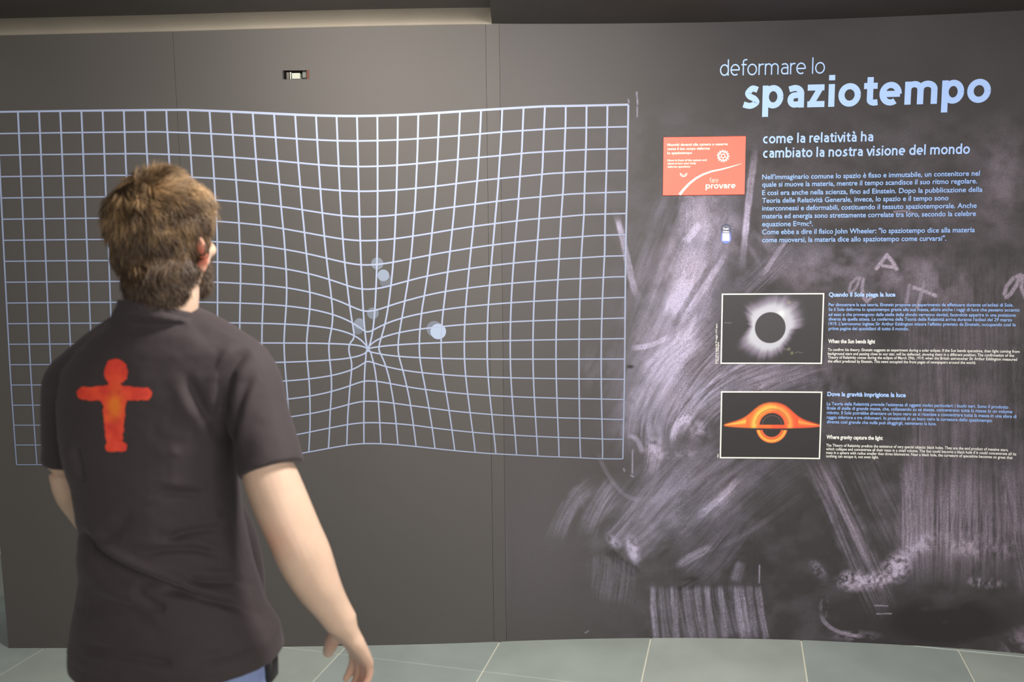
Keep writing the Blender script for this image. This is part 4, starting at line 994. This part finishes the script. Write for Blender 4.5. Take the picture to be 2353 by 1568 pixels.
def sample_head(N, accept, hair_=True):
    Rt, Nm, PH, ZZ = [], [], [], []
    while len(Rt) < N:
        ph = rng.uniform(-180, 180); u = rng.uniform(-.150, .135)
        if not accept(ph, u): continue
        a = math.radians(ph); dr_ = -hf * math.cos(a) + hr * math.sin(a)
        if u > .03: el = (u - .03) / .105 * math.pi / 2; dv = dr_ * math.cos(el) + UPV * math.sin(el); cpt = hp(0, 0, .03)
        else: dv = dr_; cpt = axis(u, hair_)
        hit = bvh.ray_cast(Vector(cpt + dv * .25), Vector(-dv))
        if hit[0] is None or (min((np.array(hit[0]) - hp(q, -.006, -.031)).dot(UPV) ** 2 * .35 + np.linalg.norm((np.array(hit[0]) - hp(q, -.006, -.031))[:2]) ** 2 for q in (.088, -.088)) < .022 ** 2 and u < .004): continue
        Rt.append(np.array(hit[0])); Nm.append(dv if u > -.05 else np.array(hit[1])); PH.append(ph); ZZ.append(u)
    return np.array(Rt), np.array(Nm), np.array(PH), np.array(ZZ)
def hairline(ph):
    return float(np.interp(abs(ph), [0, 40, 54, 66, 76, 86, 90, 98, 104, 113, 122, 135, 180], [-.125, -.124, -.119, -.106, -.088, -.066, -.004, .004, -.055, -.050, .030, .062, .075]))
nH = 15000
Rt, Nm, PH, ZZ = sample_head(nH, lambda p, u: u > hairline(p) + rng.normal() * .004)
crown = hp(-.012, -.060, .095)
tg = Rt - crown; tg -= Nm * (tg * Nm).sum(1)[:, None]; tl = np.linalg.norm(tg, axis=1)[:, None]; tg /= tl + 1e-6
fr = (Rt - hc) @ hf; front = np.clip((fr - 0) / .08, 0, 1)[:, None]
down = np.array([0, 0, -1.]) - Nm * (Nm @ np.array([0, 0, -1.]))[:, None]
sw = np.cross(Nm, tg)
a1 = vnoise(Rt[:, 0] * 55 + 30, Rt[:, 2] * 55 + 30, 301) - .5; a2 = vnoise(Rt[:, 1] * 55 + 70, Rt[:, 2] * 48 + 9, 302) - .5
dirs = tg * .55 + down * .5 * (1 - front) + Nm * (.55 + .5 * np.clip(ZZ[:, None] / .1, 0, 1)) + sw * (a1[:, None] * 2.6 + .25) + Nm * a2[:, None] * .9 + rng.normal(size=(nH, 3)) * .13
dirs /= np.linalg.norm(dirs, axis=1)[:, None]
ln = np.interp(ZZ, [-.14, -.11, -.06, -.01, .05, .13], [.009, .020, .028, .034, .038, .040]) * rng.uniform(.7, 1.15, nH)
side_k = np.clip((np.abs(PH) - 70) / 40, 0, 1) * (ZZ < .03); ln = ln * (1 - .45 * side_k)
clump = vnoise(Rt[:, 0] * 90 + 11, Rt[:, 2] * 90 + 17, 303)[:, None]
hc1, hc2 = np.array([.050, .030, .018]), np.array([.46, .29, .14])
mixk = np.clip(-.10 + 1.05 * clump * np.clip((ZZ[:, None] + .10) / .16, .12, 1) + rng.normal(size=(nH, 1)) * .12, 0, 1)  # random brown mix, with warm light's golden highlights painted into the upper strands
hcol = hc1 + (hc2 - hc1) * mixk
M_HAIR = mat('hair_brown', (.1, .06, .03, 1), .58, attr='paint'); M_HAIR.node_tree.nodes['Principled BSDF'].inputs['Anisotropic'].default_value = .4
# cap under the strands
nph, nz_ = 96, 60; cv = []; ok = np.zeros((nph, nz_), bool)
cap = np.zeros((nph, nz_, 3))
for i, ph in enumerate(np.linspace(-180, 180, nph)):
    z0 = hairline(ph)
    for j, u in enumerate(np.linspace(z0 + .004, .1349, nz_)):
        a = math.radians(ph); dr_ = -hf * math.cos(a) + hr * math.sin(a)
        if u > .03: el = (u - .03) / .105 * math.pi / 2; dv = dr_ * math.cos(el) + UPV * math.sin(el); cpt = hp(0, 0, .03)
        else: dv = dr_; cpt = axis(u, abs(ph) < 100)
        hit = bvh.ray_cast(Vector(cpt + dv * .25), Vector(-dv)); p = np.array(hit[0]) if hit[0] is not None else cpt
        th_ = np.interp(u - z0, [0, .02, .06, .12], [-.001, .001, .004, .007]) * (1 + .5 * (vnoise(np.array(p[0] * 60 + 40), np.array(p[2] * 60 + 10), 304) - .5))
        cap[i, j] = p + dv * (float(np.interp(u, [-.134, -.10, -.05, -.02], [0, .0015, .003, th_])))
M_CAP = mat('hair_root_brown', (.045, .028, .017, 1), .9, noise=.4, nscale=60, spec=.05)
hair = strands('hair', Rt, Nm, dirs, ln, rng.uniform(.0007, .0013, nH), hcol, M_HAIR, 5, .8, .22, .0025)
hair['label'] = 'short tousled brown hair'
grid_mesh('hair_underlayer', cap, M_CAP, hair, True)
# beard
def beardok(p, u):
    a = abs(p); return a > 100 and -.150 < u < np.interp(a, [100, 118, 140, 152, 180], [-.035, -.05, -.048, -.036, -.036]) and not (a > 160 and -.066 < u < -.045)
nB = 4200
Rb, Nb, Pb, Zb = sample_head(nB, beardok, False)
db = Nb * .55 + np.array([0, 0, -.8]) + rng.normal(size=(nB, 3)) * .2; db /= np.linalg.norm(db, axis=1)[:, None]
strands('beard', Rb, Nb, db, rng.uniform(.008, .016, nB), np.full(nB, .0007), np.array([.06, .036, .02]) * rng.uniform(.6, 1.6, (nB, 1)), M_HAIR, 3, .4)['label'] = 'short dark brown beard'

# ---- t-shirt
Sh = Soup()
CC = A3(371, 716, 1.66)
Sh.loft([CC, CC - UPV * .014 + rt * .001] + tc_[1:], [rt * .073 - UPV * .012, rt * .082 - UPV * .012] + [rt * a + UPV * (.012 if py_ > 1450 else 0) for py_, _, a, b in TOR[1:]], [fw * .076 - UPV * .016, fw * .082 - UPV * .014] + [fw * b for _, _, a, b in TOR[1:]], 44, 2.2)
Sh.tube([A3(520, 835, 1.66), A3(563, 868, 1.65), A3(590, 960, 1.625), A3(612, 1030, 1.605), A3(625, 1080, 1.59)], [.062, .066, .0625, .0605, .0605], fw, [.062, .064, .062, .061, .061], n=30, round_ends=False)
Sh.tube([A3(215, 850, 1.70), A3(170, 882, 1.71), A3(160, 960, 1.715), A3(156, 1064, 1.72)], [.056, .058, .052, .050], fw, [.056, .056, .052, .048], n=28, round_ends=False)
# trapezius slope over the shoulders
Sh.tube([A3(372, 745, 1.67), A3(470, 782, 1.665), A3(560, 838, 1.655)], [.055, .052, .052], UPV, [.075, .066, .058], n=22)
Sh.tube([A3(366, 745, 1.68), A3(270, 790, 1.69), A3(190, 845, 1.70)], [.055, .050, .046], UPV, [.075, .066, .054], n=22)
# loose front of the shirt seen past the waist on the right
Sh.tube([A3(505, 1140, 1.74), A3(545, 1240, 1.77), A3(560, 1330, 1.78), A3(560, 1400, 1.76)], [.036, .042, .044, .042], fw, n=20)
me = Sh.remesh('t_shirt', .0038, 8, .5)
V = get_co(me); N = get_no(me); px, py = project(V)
facing = np.clip(-(N @ np.array([.2, 1, 0])) * 1.6, 0, 1)
depth_ok = facing
def fold(pts, w, amp, taper=.25, ridge=.6, rs=1):
    w = w * 1.15; ridge *= .7
    pts = np.array(pts, float); t = np.linspace(0, len(pts) - 1, 30); P = []
    for q in t:
        i = min(int(q), len(pts) - 2); f = q - i; a, b, c, d = pts[max(i - 1, 0)], pts[i], pts[i + 1], pts[min(i + 2, len(pts) - 1)]
        P.append(.5 * ((2 * b) + (c - a) * f + (2 * a - 5 * b + 4 * c - d) * f ** 2 + (-a + 3 * b - 3 * c + d) * f ** 3))
    P = np.array(P); best = np.full(len(px), 1e9); T = np.zeros(len(px)); S = np.zeros(len(px)); n = len(P) - 1
    for i in range(n):
        a, b = P[i], P[i + 1]; d = b - a; l = np.hypot(*d) + 1e-9; d = d / l; u = np.clip((px - a[0]) * d[0] + (py - a[1]) * d[1], 0, l)
        q = np.hypot(px - a[0] - d[0] * u, py - a[1] - d[1] * u); m = q < best; best[m] = q[m]
        T[m] = ((px - a[0]) * -d[1] + (py - a[1]) * d[0])[m]; S[m] = (i + u / l)[m] / n
    env = np.clip(np.minimum(S, 1 - S) / taper + .02, 0, 1); env = env * env * (3 - 2 * env)
    best_ok = best < 5 * w
    prof = -np.exp(-(best / w) ** 2) + ridge * np.exp(-((T * rs - w * 1.9) / (w * 1.3)) ** 2) * (best < 5 * w) * (best <= np.abs(T) + 3)
    return 1.4 * amp * prof * env * best_ok
disp = np.zeros(len(V))
for args in (([(178, 1212), (215, 1262), (265, 1300), (330, 1330), (400, 1352), (455, 1370)], 10, .013, .2, .7, -1), ([(185, 1250), (240, 1310), (300, 1340), (380, 1358)], 12, .006),
             ([(320, 1272), (390, 1264), (450, 1264), (520, 1278)], 7, .007, .3, .7, -1), ([(372, 1243), (425, 1226), (480, 1216), (540, 1215)], 8, .007, .3, .7, -1),
             ([(420, 1332), (480, 1338), (540, 1338), (600, 1350)], 8, .009, .3, .8, -1), ([(340, 1362), (420, 1366), (490, 1382), (560, 1394)], 8, .008, .3, .8, -1),
             ([(300, 1350), (350, 1390), (380, 1405)], 10, .005), ([(360, 1130), (420, 1134), (480, 1138)], 9, .005, .4, .8, -1),
             ([(500, 1385), (560, 1400), (620, 1420)], 9, .005), ([(200, 1370), (280, 1395), (370, 1400)], 12, .004), ([(420, 850), (455, 920), (495, 980), (525, 1040)], 13, .008, .3, .7, 1),
             ([(575, 800), (530, 850), (512, 920), (518, 1000)], 12, .010, .3, .6, 1), ([(585, 850), (552, 920), (530, 1000), (525, 1080)], 9, .0045, .3, .7, -1), ([(525, 960), (535, 1010), (545, 1070)], 8, .003),
             ([(470, 940), (440, 1000), (400, 1040)], 16, .003), ([(180, 1480), (260, 1500), (350, 1520), (400, 1528)], 9, .005),
             ([(430, 1518), (530, 1505), (600, 1470), (650, 1462)], 14, .004), ([(160, 1400), (240, 1400), (320, 1420), (370, 1440)], 16, .003), ([(510, 1160), (540, 1230), (560, 1300)], 9, .009, .3, .6, 1),
             ([(175, 1020), (180, 1060), (190, 1110)], 10, .006), ([(430, 740), (500, 775), (560, 800)], 14, .002, .3, 1, 1), ([(300, 1180), (250, 1230), (200, 1240)], 14, .003)):
    disp += fold(*args)
disp += (fbm(V[:, 0] * 14 + V[:, 1] * 8 + 30, V[:, 2] * 20 + 40, 310, 3) - .5) * .006
hem = (np.exp(-((V[:, 2] - (tc_[-1][2] + .024)) / .0022) ** 2)) * -.0012
shp = V + N * (disp * np.maximum(facing, .15) + hem)[:, None]
set_co(me, shp)
for _ in range(0): pass
M_SHIRT = mat('shirt_cotton', (.030, .0220, .0240, 1), .82, noise=.12, nscale=90, bump=(700, .35, .0006)); b_ = M_SHIRT.node_tree.nodes['Principled BSDF']; b_.inputs['Sheen Weight'].default_value = .16; b_.inputs['Sheen Tint'].default_value = (.8, .7, .75, 1); b_.inputs['Sheen Roughness'].default_value = .4
shirt = link('t_shirt', me, M_SHIRT, man, True); shirt['label'] = 'dark charcoal short sleeved cotton t-shirt'
bvs = BVHTree.FromPolygons([tuple(v) for v in shp], [tuple(p.vertices) for p in me.polygons])
# ribbed collar
col_pts = []
for a in np.linspace(0, 2 * math.pi, 49):
    p = CC + rt * .0725 * math.cos(a) + fw * .0755 * math.sin(a) + UPV * (-.016 * math.sin(a) - .012 * math.cos(a) - .003); col_pts.append(p)
s_ = Soup(); cp_ = np.array(col_pts[:-1]); n = 48; th = np.linspace(0, 2 * math.pi, 10, endpoint=False); VV = []
for i in range(n):
    out = cp_[i] - CC; out[2] = 0; out /= np.linalg.norm(out)
    for t in th: VV.append(cp_[i] + out * .0045 * math.cos(t) + UPV * .011 * math.sin(t))
mesh_obj('collar', VV, [(i * 10 + j, ((i + 1) % n) * 10 + j, ((i + 1) % n) * 10 + (j + 1) % 10, i * 10 + (j + 1) % 10) for i in range(n) for j in range(10)], M_SHIRT, shirt, True)
# red figure printed on the back (a plain standing pictogram with outstretched arms)
gx = np.arange(168, 362, 1.3); gy = np.arange(820, 1050, 1.3); GX, GY = np.meshgrid(gx, gy, indexing='ij')
wob = (fbm(GX / 9, GY / 9, 320, 3) - .5) * 7
def cap_sd(x0, y0, x1, y1, r0, r1):
    dx, dy = x1 - x0, y1 - y0; l2 = dx * dx + dy * dy; t = np.clip(((GX - x0) * dx + (GY - y0) * dy) / l2, 0, 1); return np.hypot(GX - x0 - dx * t, GY - y0 - dy * t) - (r0 + (r1 - r0) * t)
sd = np.minimum.reduce([np.hypot((GX - 267) / .98, (GY - 855) / 1.05) - 29, cap_sd(265, 878, 264, 900, 14, 22), cap_sd(193, 905, 260, 904, 16, 19), cap_sd(336, 905, 270, 904, 15, 19),
                        cap_sd(263, 915, 263, 1015, 29, 20), cap_sd(254, 1026, 280, 1026, 13, 13)]) + wob * .85
inside = sd < 0
pts = np.zeros(GX.shape + (3,)); okp = np.zeros(GX.shape, bool); O = Vector((0, 0, CAM_H))
for i in range(GX.shape[0]):
    for j in range(GX.shape[1]):
        if sd[i, j] > 4: continue
        r = Vector(rays(GX[i, j], GY[i, j])).normalized(); h = bvs.ray_cast(O, r)
        if h[0] is not None: pts[i, j] = np.array(h[0]) + np.array(h[1]) * .0011; okp[i, j] = True
fm = inside[:-1, :-1] & inside[1:, :-1] & inside[1:, 1:] & inside[:-1, 1:] & okp[:-1, :-1] & okp[1:, :-1] & okp[1:, 1:] & okp[:-1, 1:]
og = np.exp(-((GX - 264) / 16) ** 2 - ((GY - 935) / 32) ** 2); n1 = fbm(GX / 22, GY / 22, 321, 3)[..., None]
cc = np.array([.64, .042, .022]) * (.8 + .5 * n1); cc = cc + (np.array([.74, .17, .012]) - cc) * np.clip(og + (n1[..., 0] - .5) * .6, 0, 1)[..., None]
M_PRINT = mat('print_red', (1, .2, .1, 1), .6, attr='paint')
pr = grid_mesh('shirt_print', pts, M_PRINT, shirt, True, mask=fm, color=cc.reshape(-1, 3)); pr['label'] = 'orange-red figure with outstretched arms printed on the back'
bm = bmesh.new(); bm.from_mesh(pr.data); bmesh.ops.delete(bm, geom=[v for v in bm.verts if not v.link_faces], context='VERTS'); bm.to_mesh(pr.data); bm.free()

# ---- jeans and shoes
Jn = Soup()
Jn.loft([gp(0, 0, .80), gp(0, 0, .88), gp(0, 0, .97), gp(0, 0, 1.0)], [rt * .194, rt * .192, rt * .165, rt * .15], [fw * .130, fw * .128, fw * .108, fw * .10], 36, 2.2)
for sx in (-1, 1):
    Jn.tube([gp(sx * .092, 0, .86), gp(sx * .100, .0, .70), gp(sx * .104, .01, .48), gp(sx * .108, -.005, .28), gp(sx * .112, -.005, .06)], [.106, .096, .074, .070, .068], fw, n=26, round_ends=False)
me = Jn.remesh('jeans', .006, 6, .5); V = get_co(me); N = get_no(me)
V = V + N * ((fbm(V[:, 0] * 16 + V[:, 1] * 9 + 9, V[:, 2] * 22, 330, 3) - .5) * .014)[:, None]; set_co(me, V)
M_JEAN = mat('denim', lin(118, 132, 172), .85, noise=.14, nscale=120, bump=(500, .3, .0008))
jeans = link('jeans', me, M_JEAN, man, True); jeans['label'] = 'faded blue jeans'
s_ = Soup(); s_.loft([gp(.196, .0, .775), gp(.203, .0, .79), gp(.204, .0, .83), gp(.198, .0, .84)], [fw * .014, fw * .018, fw * .018, fw * .012], [rt * .008, rt * .012, rt * .012, rt * .008], 18, 3)
mesh_obj('hip_pouch', np.concatenate(s_.V), s_.F, mat('pouch_black', (.012, .01, .012, 1), .5, noise=.2), man, True)['label'] = 'small black pouch at the right hip'
M_SHOE = mat('shoe_black', (.03, .03, .032, 1), .6, noise=.2); M_SOLE = mat('sole_white', (.6, .6, .58, 1), .7, noise=.1)
for sx in (-1, 1):
    s_ = Soup(); s_.loft([gp(sx * .11, -.065, .05), gp(sx * .11, -.05, .052), gp(sx * .115, .0, .055), gp(sx * .12, .06, .048), gp(sx * .13, .13, .038), gp(sx * .135, .185, .034), gp(sx * .135, .20, .03)],
        [rt * .02, rt * .038, rt * .044, rt * .046, rt * .050, rt * .036, rt * .015], [UPV * .03, UPV * .048, UPV * .05, UPV * .042, UPV * .032, UPV * .024, UPV * .01], 24, 2.4)
    sh = mesh_obj('shoe', np.concatenate(s_.V), s_.F, M_SHOE, man, True)
    s_ = Soup(); s_.loft([gp(sx * .122, .065, .0), gp(sx * .122, .065, .018)], [fw * .140, fw * .140], [rt * .050, rt * .050], 30, 2.6); mesh_obj('sole', np.concatenate(s_.V), s_.F, M_SOLE, sh)
